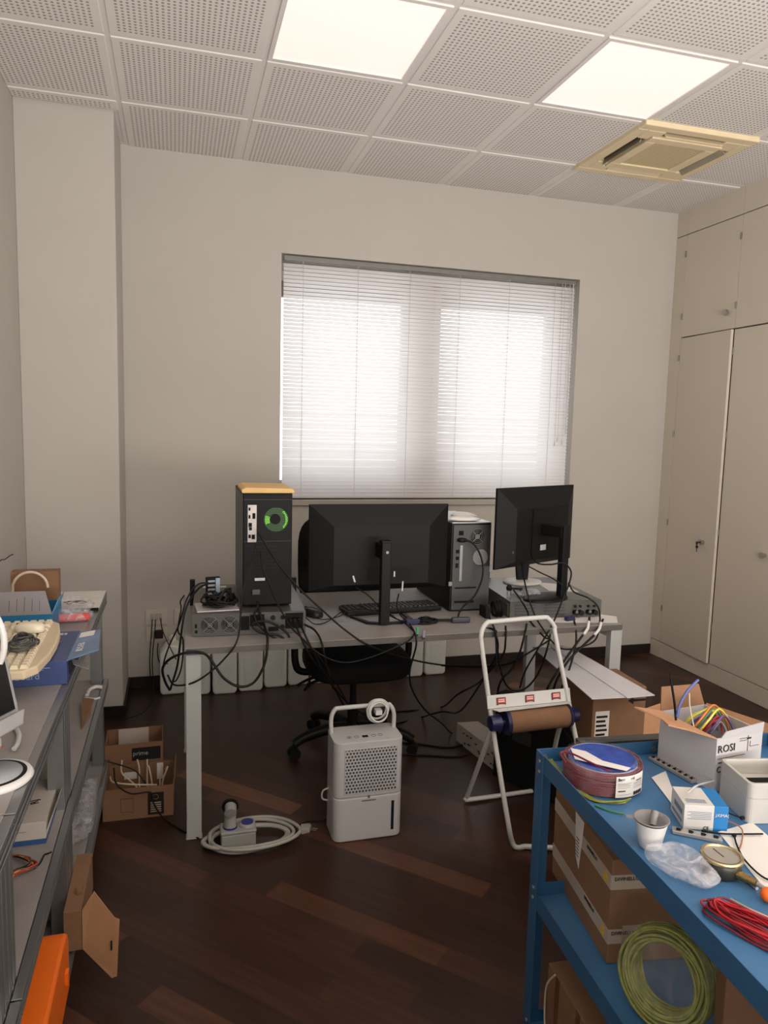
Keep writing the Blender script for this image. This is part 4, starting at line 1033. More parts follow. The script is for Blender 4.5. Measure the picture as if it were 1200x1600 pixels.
MB(X).box(-.0022, -.0012, .062, .11, .006, .046).build('sticker', PAPER, fl)
text(t, 'EB.ES', (.045, .105, .0625), (1, 0, 0), (0, 1, 0), .024, WINK)
text(t, 'DDR', (.085, .0, .0625), (.2, 1, 0), (-1, .2, 0), .020, mat('pinkish_print', (190, 120, 120), .5))
MB().prism([(-.12, .05), (-.10, .01), (.08, .0), (.118, .05)], .13, .1315, 'x').build('end_flap', mat('dark_navy', (22, 28, 46), .5), t)
MB(TR(.131, -.06, .035) @ Matrix.Rotation(.5, 4, 'Y') @ Matrix.Rotation(.3, 4, 'Z')).box(0, .045, -.025, .015, 0, .0015).build('inner_flap', mat('grey_card', (122, 118, 120), .6), t)
BEI = mat('beige_plastic', (196, 180, 150), .5, var=.02); BEK = mat('beige_keys', (206, 194, 168), .5, var=.02)
t = thing('computer_keyboard', 'old beige keyboard lying on the dark blue motherboard box', 'keyboard', (-.158, 2.085, BZ+.0635), PI/2+.02)
MB().prism([(-.236, .085), (-.236, -.045), (-.20, -.070), (-.10, -.084), (0, -.088), (.10, -.084), (.20, -.070), (.236, -.045), (.236, .085)], .001, .024).build('body', BEI, t, bevel=.005, seg=3)
b = MB()
for i in range(21):
    for j in range(6):
        if i in (15, 17): continue
        x = -.222+i*.0212+.010-(.006 if i > 15 else 0); y = -.052+j*.0215+.010+(.005 if j == 5 else 0)
        b.add([(x-.0096, y-.0096, .024), (x+.0096, y-.0096, .024), (x+.0096, y+.0096, .024), (x-.0096, y+.0096, .024), (x-.0066, y-.006, .033), (x+.0066, y-.006, .033), (x+.0066, y+.007, .033), (x-.0066, y+.007, .033)],
              [(4, 5, 6, 7), (0, 1, 5, 4), (1, 2, 6, 5), (2, 3, 7, 6), (3, 0, 4, 7)])
b.build('keys', BEK, t)
mp_ = at(47, 985, z=BZ+.10)
mouse('computer_mouse', 'old beige mouse lying on the far end of the beige keyboard', (mp_.x, mp_.y, BZ+.0975), 1.35, mat('cream_mouse', (212, 204, 182), .35), .72, mat('mouse_dark_base', (60, 56, 50), .6))
b = MB(); mc = at(36, 1008, z=BZ+.10)
rn = random.Random(8)
pts = [(mc.x+(.036-.004*(i//16))*math.cos(i*2*PI/16)+rn.uniform(-.002, .002), mc.y+.062*(1-.1*(i//16))*math.sin(i*2*PI/16), BZ+.1005+.0022*(i/8)+.002*math.sin(i*.9)) for i in range(16*6)]
b.tube(pts, .0026, n=6, k=2)
tag(b.build('coiled_mouse_cable', GCAB), 'grey mouse cable coiled on the beige keyboard', 'cable')

# monitor at the left edge
t = thing('computer_monitor', 'silver-framed old flat monitor cut off by the left photo edge', 'monitor', (-.33, 1.52, BZ))
pA, pB = at(18, 1015, y=1.60), at(30, 1108, y=1.42)
def Lm(v): return Vector(v)-Vector((-.33, 1.52, BZ))
# leaning panel: right edge from the top corner down to the bottom corner
tr_, br_ = Lm(at(8, 1010, y=1.66)), Lm(at(31, 1112, y=1.56))
bl_ = br_+Vector((-.10, -.16, -.005)); tl_ = tr_+Vector((-.10, -.16, .0))
br2 = br_-Vector((0, 0, .035)); 
MB().slab([bl_, br_, tr_, tl_], -.03).build('panel', mat('silver_plastic', (150, 150, 152), .35, .3), t, bevel=.004)
k_ = (br_-bl_).normalized(); up_ = (tr_-br_).normalized(); nm = k_.cross(up_)
MB().slab([bl_+up_*.01+nm*.002, br_-k_*.012+up_*.01+nm*.002, tr_-k_*.012-up_*.01+nm*.002, tl_-up_*.01+nm*.002], .0015).build('screen', mat('screen_glass', (8, 8, 10), .12), t)
MB().slab([bl_-up_*.035+nm*.004, br_-up_*.03+nm*.004-k_*.01, br_+nm*.006, bl_+nm*.006], .012).build('chin', mat('silver_plastic', (150, 150, 152), .35, .3), t, bevel=.003)
MB().tube([bl_*.5+br_*.5+Vector((-.03, .02, 0)), bl_*.5+br_*.5+Vector((-.05, .04, -.12)), Vector((-.02, .03, .008))], .015, n=8).lathe([(.08, 0), (.08, .008), (0, .014)], (-.04, .05, 0), 24).build('stand', mat('silver_plastic', (150, 150, 152), .35, .3), t)
# white rimmed round device
t = thing('magnifier_lamp', 'white round rim standing at the very left edge above the monitor', 'lamp', (-.415, 1.62, BZ))
qc = at(-46, 1005, y=1.62)-Vector((-.415, 1.62, BZ))
MB().tube([(qc.x+.062*math.cos(a), .0, qc.z+.085*math.sin(a)) for a in [2*PI*i/32 for i in range(32)]], .007, n=8, k=0, closed=True).build('rim', WHITE, t)
MB().cyl((qc.x, .002, qc.z), (qc.x, .006, qc.z), .055, n=24).build('lens', DARK, t)
MB().cyl((qc.x, 0, 0), (qc.x, 0, qc.z-.082), .008).cyl((qc.x, 0, 0), (qc.x, 0, .01), .05).build('stand', WHITE, t)
# round white base with grey plate
c = at(-12, 1212, z=BZ+.01)
t = thing('round_base', 'white round base with a grey disc and black ring at the left bench edge', 'base', (c.x, c.y, BZ))
MB().lathe([(.068, 0), (.072, .005), (.068, .012), (.060, .013)], (0, 0, 0), 48).build('rim', WHITE, t)
MB().lathe([(.060, .010), (.060, .0135), (0, .0135)], (0, 0, 0), 48).build('black_ring', DARK, t)
MB().lathe([(.052, .0135), (.052, .015), (0, .0155)], (0, 0, 0), 48).build('grey_disc', mat('grey_disc', (140, 144, 146), .4), t)
b = MB(); q = BZ+.008
b.tube([tuple(at(-6, 1120, z=q)), tuple(at(18, 1130, z=q)), tuple(at(29, 1145, z=q)), tuple(at(28, 1160, z=q)), tuple(at(22, 1170, z=q))], .0052, n=10, k=6)
tag(b.build('clear_hose', mat('milky_hose', (188, 188, 186), .25, alpha=.75)), 'short milky hose curling out beneath the left monitor', 'hose')
b = MB(); b.tube([tuple(at(-15, 905, y=1.9)), tuple(at(0, 877, y=1.9)), tuple(at(8, 874, y=1.9)), tuple(at(16, 868, y=1.9)), tuple(at(21, 866, y=1.9))], .0012, n=5)
tag(b.build('thin_wire', CABLE), 'thin black wire poking up at the left photo edge', 'wire')
tag(MB().tube([tuple(at(-4, 1168, z=BZ+.002)), tuple(at(6, 1166, z=BZ+.002))], .001, n=5, k=0).build('copper_wire', mat('orange_wire', (190, 90, 50), .5)), 'tiny orange wire end on the bench beside the white round base', 'wire')

# shelf items, middle bench
SZ = .495
c = at(72, 1318, z=SZ)
t = thing('carton_box', 'white box with handwriting and a blue band on the middle bench shelf', 'box', (c.x-.075, c.y+.115, SZ), 0)
WB = mat('white_box_card', (176, 168, 160), .6, var=.03)
MB().box(-.075, .075, -.115, .115, .0, .058).build('carton', WB, t, bevel=.001)
MB().box(-.0755, .0755, -.1156, .1156, .001, .014).build('blue_band', mat('blue_band', (40, 74, 120), .5), t)
text(t, 'Bucket', (-.01, -.085, .0585), (-.3, 1, 0), (-1, -.3, 0), .034, INK)
text(t, 'RJ', (.045, -.02, .0585), (-.3, 1, 0), (-1, -.3, 0), .028, INK)
MB(TR(.075, 0, .058) @ Matrix.Rotation(.5, 4, 'Y')).box(0, .03, -.1, .1, -.001, .001).build('side_flap', WB, t) if 0 else MB().slab([(.0758, -.11, .03), (.0758, .11, .03), (.09, .11, .062), (.088, -.08, .062)], .001).build('side_flap', WB, t)
MB().box(-.045, -.015, -.1155, -.115, .045, .050).box(-.045, .03, -.1155, -.115, .035, .0365).build('printed_text', mat('blue_grey_ink', (110, 120, 140), .6), t)
cc_ = at(40, 1368, z=SZ+.01)
b = MB(); WR = [mat('wire_red', (150, 40, 32), .45, var=0), mat('wire_yellow', (190, 150, 60), .45, var=0), CABLE, mat('wire_brown', (96, 62, 40), .5, var=0), mat('wire_orange', (214, 84, 30), .45, var=0)]
for k in range(9):
    rn = random.Random(k+50); m_i = k % 5; x0, y0_ = cc_.x-.045, cc_.y-.03
    b.tube([(x0+rn.uniform(-.006, .006), y0_-.02, SZ+.008), (x0+.02, y0_+.03, SZ+.012+.004*(k % 4)), (x0+.055+rn.uniform(-.01, .01), y0_+.06, SZ+.010+.004*(k % 3)), (x0+.045+rn.uniform(-.02, .0), y0_+.10, SZ+.012), (x0-.0+rn.uniform(-.02, .01), y0_+.125, SZ+.008)], .0022, n=5, k=5, mi=m_i)
tag(b.build('wire_bundle', WR), 'bundle of red, yellow and black wires on the middle bench shelf', 'wires')
b = MB(); b.tube([tuple(at(54, 1357, z=SZ+.005)), tuple(at(63, 1348, z=SZ+.006)), tuple(at(69, 1336, z=SZ+.006)), tuple(at(74, 1334, z=SZ+.008)), tuple(at(81, 1331, z=SZ+.01))], .002, n=6)
tag(b.build('black_wire', CABLE), 'short black wire with a plug end behind the wire bundle', 'wire')
# far bench mid shelf
SZ2 = .485
b = MB().slab([at(127, 1140, z=SZ2+.002), at(140, 1118, z=SZ2+.002), at(146, 1092, z=SZ2+.03), at(128, 1090, z=SZ2+.03)], .002)
tag(b.build('cardboard_scrap', CARD), 'torn piece of brown cardboard on the far bench middle shelf', 'cardboard')
b = MB(); b.tube([at(136, 1086, z=SZ2+.01), at(140, 1078, z=SZ2+.012), at(150, 1073, z=SZ2+.014), at(160, 1074, z=SZ2+.01)], .007, n=8); b.tube([at(133, 1090, z=SZ2+.008), at(148, 1092, z=SZ2+.008), at(156, 1090, z=SZ2+.008)], .004, n=8)
tag(b.build('white_tube', WHITE), 'curved white plastic tube on the far bench middle shelf', 'tube')
t = thing('carton_box', 'pale box standing behind the post on the far bench middle shelf', 'box', (-.13, 2.30, SZ2))
MB().box(-.03, .035, -.09, .12, 0, .24).build('carton', mat('pale_card', (170, 160, 148), .6), t, bevel=.002)
crumple((-.08, 2.62, .141), (.04, .20, .030), TRANS, 'crumpled clear plastic bag on the far bench bottom shelf', 'plastic_bag', seed=11, amp=.5)
# cardboard box on the bottom shelf, flap hanging
t = thing('cardboard_box', 'brown cardboard box with a hanging slotted flap poking out of the middle bench', 'box', (-.06, 2.02, .132))
OC = Vector((-.06, 2.02, .141)); t.location = OC
MB().box(.011, .055, -.09, .18, 0.0005, .112).build('carton', CARD, t, bevel=.001)
FL2 = [Vector((.057, -.088, .112)), Vector((.057, -.088, .002)), at(175, 1527, y=1.925)-OC, at(183, 1524, y=1.925)-OC, at(187, 1436, y=1.925)-OC, at(179, 1433, y=1.925)-OC, at(147, 1392, y=1.935)-OC]
fl = MB().slab(FL2, .003).build('hanging_flap', mat('cardboard_light', (160, 120, 86), .85, bump=.1), t)
s0 = at(173, 1470, y=1.918)-OC; s1 = at(173, 1485, y=1.918)-OC
MB().slab([s0, s1, s1+Vector((.004, 0, 0)), s0+Vector((.004, 0, 0))], .001).build('slot', DARK, fl)
MB().box(.035, .05, -.02, .01, .1125, .121).build('tab', CARD, t)
# orange thing
ORG = mat('orange_plastic', (226, 104, 22), .45, var=.02)
t = thing('plastic_cover', 'bright orange plastic cover with a rounded end on the lowest left shelf', 'cover', (-.055, 1.62, .132))
prf = [(-.215, 0)] + [(-.215, .165)] + [(.15+.045*math.sin(a), .12+.045*math.cos(a)) for a in [PI/2*i/6 for i in range(7)]] + [(.195, 0)]
MB().prism(prf, -.055, .035, 'x').build('shell', ORG, t, bevel=.008, seg=3)
each(MB().box(.035, .042, -.12, -.10, .02, .05).box(.035, .042, .12, .14, .06, .09), 'clip', ORG, t)

# ================================================================ BLUE WORKBENCH (RIGHT)
RZ = .80; SZr = RZ-.032
c0 = at(838, 1170, z=RZ); c1 = at(1200, 1552, z=RZ)
dirv = (c1-c0); rang = math.atan2(dirv.x, -dirv.y)      # rotation of the bench
t = thing('blue_workbench', 'blue painted steel workbench with three tiers at the right', 'workbench', (c0.x, c0.y, 0), -(rang)*-1 if 0 else 0)
rot = math.atan2(dirv.x, -dirv.y)
t.rotation_euler = (0, 0, rot)
# local frame: +x to the right (depth .62), -y toward the camera (length 1.5)
LW, LD = .62, 1.7
RR = (TR(c0.x, c0.y, 0) @ rz(rot)); RI = RR.inverted()
def angle_post(x, y, sx, sy):
    b = MB(); b.box(min(x, x+sx*.04), max(x, x+sx*.04), min(y, y+sy*.002), max(y, y+sy*.002), 0, RZ); b.box(min(x, x+sx*.002), max(x, x+sx*.002), min(y+sy*.002, y+sy*.04), max(y+sy*.002, y+sy*.04), 0, RZ)
    o = b.build('post', BLUEP, t, bevel=.0007, seg=1)
    bb = MB()
    for z in (RZ-.02, RZ-.045, .47, .445, .13, .105): 
        bb.cyl((x-.0*sx, y+sy*.022, z), (x-sx*.004, y+sy*.022, z), .005, n=8)
    each(bb, 'bolt', STEEL, o)
angle_post(0, 0, 1, -1); angle_post(LW, 0, -1, -1); angle_post(0, -LD, 1, 1); angle_post(LW, -LD, -1, 1)
BLT = mat('blue_deck_lit', (62, 108, 150), .4, var=.05)  # same blue paint made lighter, light on the decks put into the colour
for z, nm_ in ((RZ, 'top_tray'), (.465, 'middle_tray'), (.135, 'lower_tray')):
    dz = z-.04
    MB().box(.0025, LW-.0025, -LD+.0025, -.0025, z-.034, z-.032).build(nm_+'_deck', BLT, t)
    MB().box(.0022, .004, -LD+.002, -.002, z-.042, z).box(LW-.004, LW-.0022, -LD+.002, -.002, z-.042, z).box(.004, LW-.004, -.004, -.0022, z-.042, z).box(.004, LW-.004, -LD+.0022, -LD+.004, z-.042, z).build(nm_+'_rim', BLUEP, t)
b = MB()
for x in (.06, .30, .02): b.cyl((x, -.004, RZ-.018), (x, -.010, RZ-.018), .006, n=10)
each(b, 'bolt', STEEL, t)
# --- red wire coil
def oval_coil(b, c, rx, ry, r, turns, layers, mi=0, n=40, wob=.0012, seed=0):
    rn = random.Random(seed)
    for l in range(layers):
        for k in range(turns):
            a0 = rn.uniform(0, 6); q = rx-2*r*k
            b.tube([(c[0]+(q+wob*math.sin(3*2*PI*i/n+a0))*math.cos(2*PI*i/n), c[1]+(q*ry/rx+wob*math.cos(2*2*PI*i/n+a0))*math.sin(2*PI*i/n), c[2]+r+2*r*l*.98+wob*.5*math.sin(2*PI*i/n*2+a0)) for i in range(n)], r, n=6, k=0, closed=True, mi=mi)
cC = at(950, 1215, z=SZr+.02)
t = thing('wire_coil', 'shrink-wrapped coil of dark red wire with a white label on the blue workbench', 'wire coil', (cC.x, cC.y+.025, SZr+.001), -.1)
b = MB(); oval_coil(b, (0, 0, .002), .083, .080, .0017, 2, 15, seed=2)
b.build('wound_wire', mat('dark_red_wire', (104, 24, 36), .35, var=.02), t)
FILM = film_mat('shrink_film', (225, 225, 228), .05)
MB().lathe([(.084, .0), (.0865, .01), (.087, .045), (.083, .056), (.068, .058)], (0, 0, 0), 40, cap=False).build('shrink_film', FILM, t)
MB().lathe([(.0745, .054), (.0745, .002), (.055, .002)], (0, 0, 0), 40, cap=False).build('core_wall', mat('pale_core', (150, 155, 175), .5), t)
MB().lathe([(.0735, .053), (.066, .047), (.05, .042), (.03, .044), (0, .040)], (0, 0, 0), 40).build('inner_blue_film', mat('blue_film', (36, 66, 150), .65, var=.35, scale=40, bump=.8), t)
b = MB()
N = 12
vs = []; 
for i in range(N+1):
    a = math.radians(-98+50*i/N); vs += [(.0885*math.cos(a), .0885*math.sin(a), .006), (.0885*math.cos(a), .0885*math.sin(a), .052)]
b.add(vs, [(2*i, 2*i+2, 2*i+3, 2*i+1) for i in range(N)]); 
lb = b.build('label', PAPER, t); sm = lb.modifiers.new('s', 'SOLIDIFY'); sm.thickness = .0005
def arc_marks(a0, a1, z0, z1, R=.0893):
    bb = MB(); vs = []; K = 5
    for i in range(K+1):
        a = math.radians(a0+(a1-a0)*i/K); vs += [(R*math.cos(a), R*math.sin(a), z0), (R*math.cos(a), R*math.sin(a), z1)]
    bb.add(vs, [(2*i, 2*i+2, 2*i+3, 2*i+1) for i in range(K)]); return bb
b = MB()
for a0, a1, z0, z1 in [(-96, -74, .0365, .037), (-96, -78, .034, .0345), (-96, -76, .031, .0315), (-96, -77, .027, .0275), (-95, -84, .019, .0215), (-96, -74, .012, .0125), (-71, -52, .0345, .035), (-71, -52, .0315, .032), (-66, -54, .038, .040), (-71, -52, .027, .0275), (-71, -52, .024, .0245)]:
    q = arc_marks(a0, a1, z0, z1); o_ = len(b.v); b.v += q.v; b.f += [[o_+j for j in f] for f in q.f]; b.mi += q.mi; b.sm += q.sm
for k in range(11):
    q = arc_marks(-70+1.7*k, -69.2+1.7*k+(.3 if k % 3 else .7), .008, .016); o_ = len(b.v); b.v += q.v; b.f += [[o_+j for j in f] for f in q.f]; b.mi += q.mi; b.sm += q.sm
b.build('printed_lines', INK, lb)
aa = math.radians(-85)
text(lb, 'Beset Cavi', (.0897*math.cos(math.radians(-96)), .0897*math.sin(math.radians(-96))-.0008, .043), (1, .17, 0), (0, 0, 1), .0095, INK)
MB().slab([(-.055, .045, .058), (-.07, -.01, .0585), (-.02, -.055, .060), (.015, -.078, .059), (.03, -.068, .060), (-.015, -.03, .0605), (-.03, .02, .060)], .0006).build('paper_leaflet', PAPER, t)
b = MB(); q0 = at(878, 1178, z=SZr+.05)
b.tube([at(884, 1192, z=SZr+.06), at(876, 1176, z=SZr+.066), at(892, 1177, z=SZr+.068), at(920, 1190, z=SZr+.068), at(945, 1202, z=SZr+.067), at(955, 1205, z=SZr+.066)], .0022, n=6)
tag(b.build('red_wire_end', mat('dark_red_wire', (104, 24, 36), .35, var=.02)), 'loose dark red wire end lying across the wrapped coil', 'wire')
# yellow-green wires along the rim
YG = mat('yellow_green_wire', (128, 132, 58), .45, var=.3, scale=60)
b = MB()
for k in range(4):
    o_ = 2.5*k
    b.tube([at(852+o_, 1180+k, z=SZr+.006), at(868+o_, 1200+k, z=SZr+.005), at(895+o_, 1230, z=SZr+.004), at(925+o_, 1250, z=SZr+.004), at(960+o_, 1255-k, z=SZr+.004+.002*k), at(978+o_, 1254-2*k, z=SZr+.006)], .0018, n=5)
tag(b.build('earth_wires', YG), 'yellow-green wires curving round the wrapped coil on the blue workbench', 'wires')
b = MB(); b.tube([at(930, 1258, z=SZr+.003), at(950, 1266, z=SZr+.003), at(975, 1272, z=SZr+.004)], .002, n=6)
tag(b.build('green_wire', mat('green_wire', (60, 130, 70), .45)), 'short green wire beside the strainer cup', 'wire')
# --- ROSI box
f0 = at(1114, 1238, z=SZr); l0 = at(1027, 1187, z=SZr)
dl = Vector((l0.x-f0.x, l0.y-f0.y, 0)); Ld = dl.length; ya = math.atan2(-dl.x, dl.y)
t = thing('carton_box', 'open white carton filled with coloured wires at the back of the blue workbench', 'box', (f0.x, f0.y, SZr), ya)
Hx = at(1112, 1156, y=f0.y).z-SZr; Wd = .135
WCA = mat('grey_white_carton', (176, 174, 176), .6, var=.03)
b = MB().box(0, .003, 0, Ld, 0, Hx).box(.003, Wd, 0, .003, 0, Hx).box(.003, Wd, Ld-.003, Ld, 0, Hx).box(Wd-.003, Wd, .003, Ld-.003, 0, Hx).box(.003, Wd-.003, .003, Ld-.003, 0, .003)
b.build('carton', WCA, t)
MB(TR(0, 0, Hx) @ Matrix.Rotation(-1.42, 4, 'Y')).prism([(0.002, 0), (Ld-.002, 0), (Ld+.02, .062), (Ld*.65, .052), (Ld*.45, .066), (Ld*.3, .034)], -.001, .002, 'x').build('folded_flap', CARDIN, t)
MB(TR(0, 0, Hx) @ Matrix.Rotation(.12, 4, 'X')).prism([(.012, 0), (Wd, 0), (Wd-.002, .022), (.022, .014)], -.001, .001, 'y').build('upright_flap', WCA, t)
MB(TR(0, Ld, Hx) @ Matrix.Rotation(-.25, 4, 'X')).prism([(.0, 0), (Wd, 0), (Wd-.01, .05), (.01, .055)], -.001, .001, 'y').build('rear_flap', CARD, t)
text(t, 'ROSI', (.003, -.0008, Hx-.032), (1, 0, 0), (0, 0, 1), .024, INK)
b = MB().box(.066, .088, -.0012, 0, Hx-.009, Hx-.0084).box(.066, .088, -.0012, 0, Hx-.014, Hx-.0134).box(.091, .0916, -.0012, 0, Hx-.04, Hx-.004).box(.005, .085, -.0012, 0, Hx-.046, Hx-.0454).box(.03, .0306, -.0012, 0, Hx-.06, Hx-.046).box(.008, .024, -.0012, 0, Hx-.056, Hx-.054).box(.088, .10, -.0012, 0, Hx-.012, Hx-.009).box(.098, .125, -.0012, 0, Hx-.03, Hx-.0296).box(.098, .0985, -.0012, 0, Hx-.03, Hx-.018)
b.tube([(.012+.006*math.cos(a), -.001, Hx-.07+.006*math.sin(a)) for a in [.9+4.6*i/10 for i in range(11)]], .001, n=4, k=0)
b.build('printed_lines', INK, t)
# wires in it
wl = [('yellow', (196, 190, 80), 3), ('violet', (96, 66, 120), 3), ('red', (170, 50, 50), 2), ('grey', (140, 150, 160), 2), ('green', (90, 130, 80), 1), ('orange', (196, 110, 50), 1)]
loc = RR
Xr = TR(f0.x, f0.y, SZr) @ rz(ya)
rn = random.Random(9)
for nm_, colr, cnt in wl:
    b = MB(Xr); m_ = mat('wire_'+nm_+'_pvc', colr, .4, var=0)
    for k in range(cnt):
        R_ = {'yellow': .052, 'violet': .040, 'red': .032, 'grey': .026, 'green': .046, 'orange': .056}[nm_]-.004*k
        cx_, cy_ = .070+rn.uniform(-.005, .005), .075+rn.uniform(-.02, .02)
        b.tube([(cx_+R_*math.cos(a), cy_+.25*R_*math.sin(a*2+k)+.012*k, Hx-.02+R_*.95*math.sin(a)) for a in [-.4+ (PI+.8)*i/12 for i in range(13)]], .0026, n=6, k=3)
    tag(b.build('wire_loop', m_), '%s wire loops rising out of the open white carton' % nm_, 'wires')
b = MB()
b.tube([at(1058, 1120, y=f0.y+.08), at(1062, 1102, y=f0.y+.08), at(1074, 1080, y=f0.y+.08), at(1091, 1062, y=f0.y+.08)], .0032, n=8)
tag(b.build('blue_cable', mat('slate_blue_cable', (80, 90, 150), .45)), 'thick slate-blue cable sticking up from the open white carton', 'cable')
b = MB()
b.tube([at(1056, 1125, y=f0.y+.09), at(1054, 1100, y=f0.y+.09), at(1048, 1060, y=f0.y+.09)], .0026, n=8)
b.cyl(at(1048, 1060, y=f0.y+.09), at(1047, 1052, y=f0.y+.09), .002, n=8)
tag(b.build('black_cable', CABLE), 'straight black cable sticking up at the left of the open white carton', 'cable')
b = MB(); b.tube([at(1084, 1135, y=f0.y+.05), at(1078, 1105, y=f0.y+.05), at(1077, 1083, y=f0.y+.05)], .0016, n=6)
tag(b.build('pale_wire', WCB), 'thin pale wire standing up in the open white carton', 'wire')
b = MB(); b.tube([at(1165, 1142, y=f0.y+.07), at(1172, 1137, y=f0.y+.07), at(1179, 1133, y=f0.y+.07)], .0026, n=6)
tag(b.build('yellow_cable_end', mat('wire_yellow_pvc', (196, 190, 80), .4)), 'yellow cable end poking out right of the white carton', 'wire')
# --- terminal strips
def strip(lab, a, b_, w, h, nscr):
    a, b_ = Vector(a), Vector(b_); d = b_-a; L_ = d.length; an = math.atan2(d.y, d.x)
    t = thing('din_rail', lab, 'rail', tuple(a), an)
    MB().box(0, L_, -w/2, w/2, 0.001, h).build('body', mat('nickel', (176, 172, 166), .3, .6), t, bevel=.001)
    bb = MB()
    for k in range(nscr): bb.box(L_*(k+.5)/nscr-.004, L_*(k+.5)/nscr+.003, -w*.25, w*.2, h, h+.0015)
    bb.build('slot', DARK, t)
    bb = MB()
    for k in range(nscr): bb.cyl((L_*(k+.9)/nscr-.003, 0, h), (L_*(k+.9)/nscr-.003, 0, h+.003), .0028, n=10)
    each(bb, 'screw', CHROME, t)
strip('slotted metal rail lying between the wire coil and the white carton', at(1018, 1186, z=SZr), at(1086, 1224, z=SZr), .022, .008, 8)
strip('short slotted metal rail in front of the blue and white box', at(1050, 1300, z=SZr), at(1128, 1316, z=SZr), .018, .008, 4)
b = MB().slab([at(1018, 1215, z=SZr+.002), at(1054, 1262, z=SZr+.002), at(1052, 1236, z=SZr+.002), at(1040, 1205, z=SZr+.002)], .0006)
tag(b.build('paper_sheet', PAPER), 'white paper leaf tucked behind the wrapped coil', 'paper')
# --- white enclosure
f1 = at(1167, 1288, z=SZr); l1 = at(1120, 1243, z=SZr)
dl = Vector((l1.x-f1.x, l1.y-f1.y, 0)); Le = dl.length; ye = math.atan2(-dl.x, dl.y)
t = thing('junction_box', 'open white plastic junction box with a dark opening at the right edge', 'junction box', (f1.x, f1.y, SZr), ye)
He = at(1168, 1226, y=f1.y).z-SZr; We = .12
EN = mat('enclosure_white', (178, 176, 170), .4, var=.02)
th = .012
MB(TR(We/2, 0, 0)).prism(rrect(We/2, 0, Le, .012), .001, He*.62).build('base', EN, t)
def ringwall(M_, o_, i_, z0, z1):
    n = len(o_); vs = [(a, b_, z0) for a, b_ in o_]+[(a, b_, z1) for a, b_ in o_]+[(a, b_, z0) for a, b_ in i_]+[(a, b_, z1) for a, b_ in i_]
    fs = []
    for i in range(n):
        j = (i+1) % n; fs += [(i, j, n+j, n+i), (2*n+j, 2*n+i, 3*n+i, 3*n+j), (n+i, n+j, 3*n+j, 3*n+i), (j, i, 2*n+i, 2*n+j)]
    return MB(M_).add(vs, fs)
ringwall(TR(We/2, 0, 0), rrect(We/2, 0, Le, .012), rrect(We/2-.007, .007, Le-.007, .009), He*.618, He).build('rim', EN, t, bevel=.0012)
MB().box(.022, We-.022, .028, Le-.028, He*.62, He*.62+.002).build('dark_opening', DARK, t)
b = MB().slab([at(1122, 1300, z=SZr+.001), at(1200, 1395, z=SZr+.001), at(1240, 1340, z=SZr+.001), at(1175, 1285, z=SZr+.001)], .0006)
tag(b.build('paper_sheet', PAPER), 'large printed white paper under the black cable ties at the right edge', 'paper')
# --- blue/white small box
f2, f3 = at(1067, 1296, z=SZr), at(1136, 1300, z=SZr)
dl = f3-f2; Lb = dl.length; yb_ = math.atan2(dl.y, dl.x)
t = thing('carton_box', 'small white box with a bright blue end on the blue workbench', 'box', (f2.x, f2.y, SZr), yb_)
Hb = at(1070, 1262, y=f2.y).z-SZr+.006; Db = .075
MB().box(0, Lb*.68, 0, Db, 0.001, Hb).build('carton', mat('small_box_white', (196, 194, 190), .5), t, bevel=.0008)
MB().box(Lb*.68, Lb, 0, Db, 0.001, Hb).build('blue_end', mat('bright_blue_card', (22, 112, 176), .5), t, bevel=.0008)
text(t, ')XIMA(', (Lb*.70, -.0006, Hb*.60), (1, 0, 0), (0, 0, 1), .0085, WINK)
text(t, 'CE', (Lb*.45, -.0006, .003), (1, 0, 0), (0, 0, 1), .009, INK)
b = MB()
for k in range(5): b.box(Lb*.08+.006*(k % 2), Lb*.62, -.0006, 0.0005, Hb*.45+.0035*k, Hb*.45+.0035*k+.001)
for k in range(4): b.box(.008, Lb*.55, .010+.004*k, .0115+.004*k, Hb, Hb+.0006)
b.box(-.0006, .0005, .01, Db-.01, Hb*.2, Hb*.3).box(-.0006, .0005, .01, Db-.02, Hb*.5, Hb*.7)
b.build('printed_lines', mat('blue_grey_ink', (110, 120, 140), .6), t)
b = MB()
b.tube([at(1136, 1283, z=SZr+.012), at(1150, 1288, z=SZr+.012), at(1160, 1298, z=SZr+.008), at(1158, 1320, z=SZr+.006), at(1150, 1335, z=SZr+.005)], .0014, n=6)
tag(b.build('brown_wire', mat('copper_brown_wire', (150, 104, 76), .5)), 'thin brown wire looping out behind the blue and white box', 'wire')
b = MB(); b.tube([at(1075, 1238, z=SZr+.07), at(1088, 1228, z=SZr+.05), at(1108, 1222, z=SZr+.03), at(1122, 1219, z=SZr+.02)], .0022, n=6)
tag(b.build('clear_tube', mat('clear_tube', (200, 200, 200), .25)), 'thin clear tube between the small box and the junction box', 'tube')
for nm_, P_ in (('black cable tie lying straight across the printed paper', [(1100, 1299), (1135, 1303), (1192, 1303)]), ('black cable tie curving down over the printed paper', [(1147, 1305), (1152, 1322), (1165, 1345), (1195, 1372), (1230, 1380)])):
    b = MB(); b.tube([at(x, y, z=SZr+.006) for x, y in P_], .0017, n=5); b.cbox(at(P_[0][0], P_[0][1], z=SZr+.006), (.006, .006, .005)); tag(b.build('cable_tie', MBLK), nm_, 'cable tie')
b = MB(); b.tube([at(1137, 1270, z=SZr+.02), at(1150, 1275, z=SZr+.02), at(1162, 1279, z=SZr+.02)], .0012, n=5).cbox(at(1160, 1278, z=SZr+.02), (.008, .005, .005)); tag(b.build('cable_tie', MBLK), 'black cable tie head poking out between small box and junction box', 'cable tie')
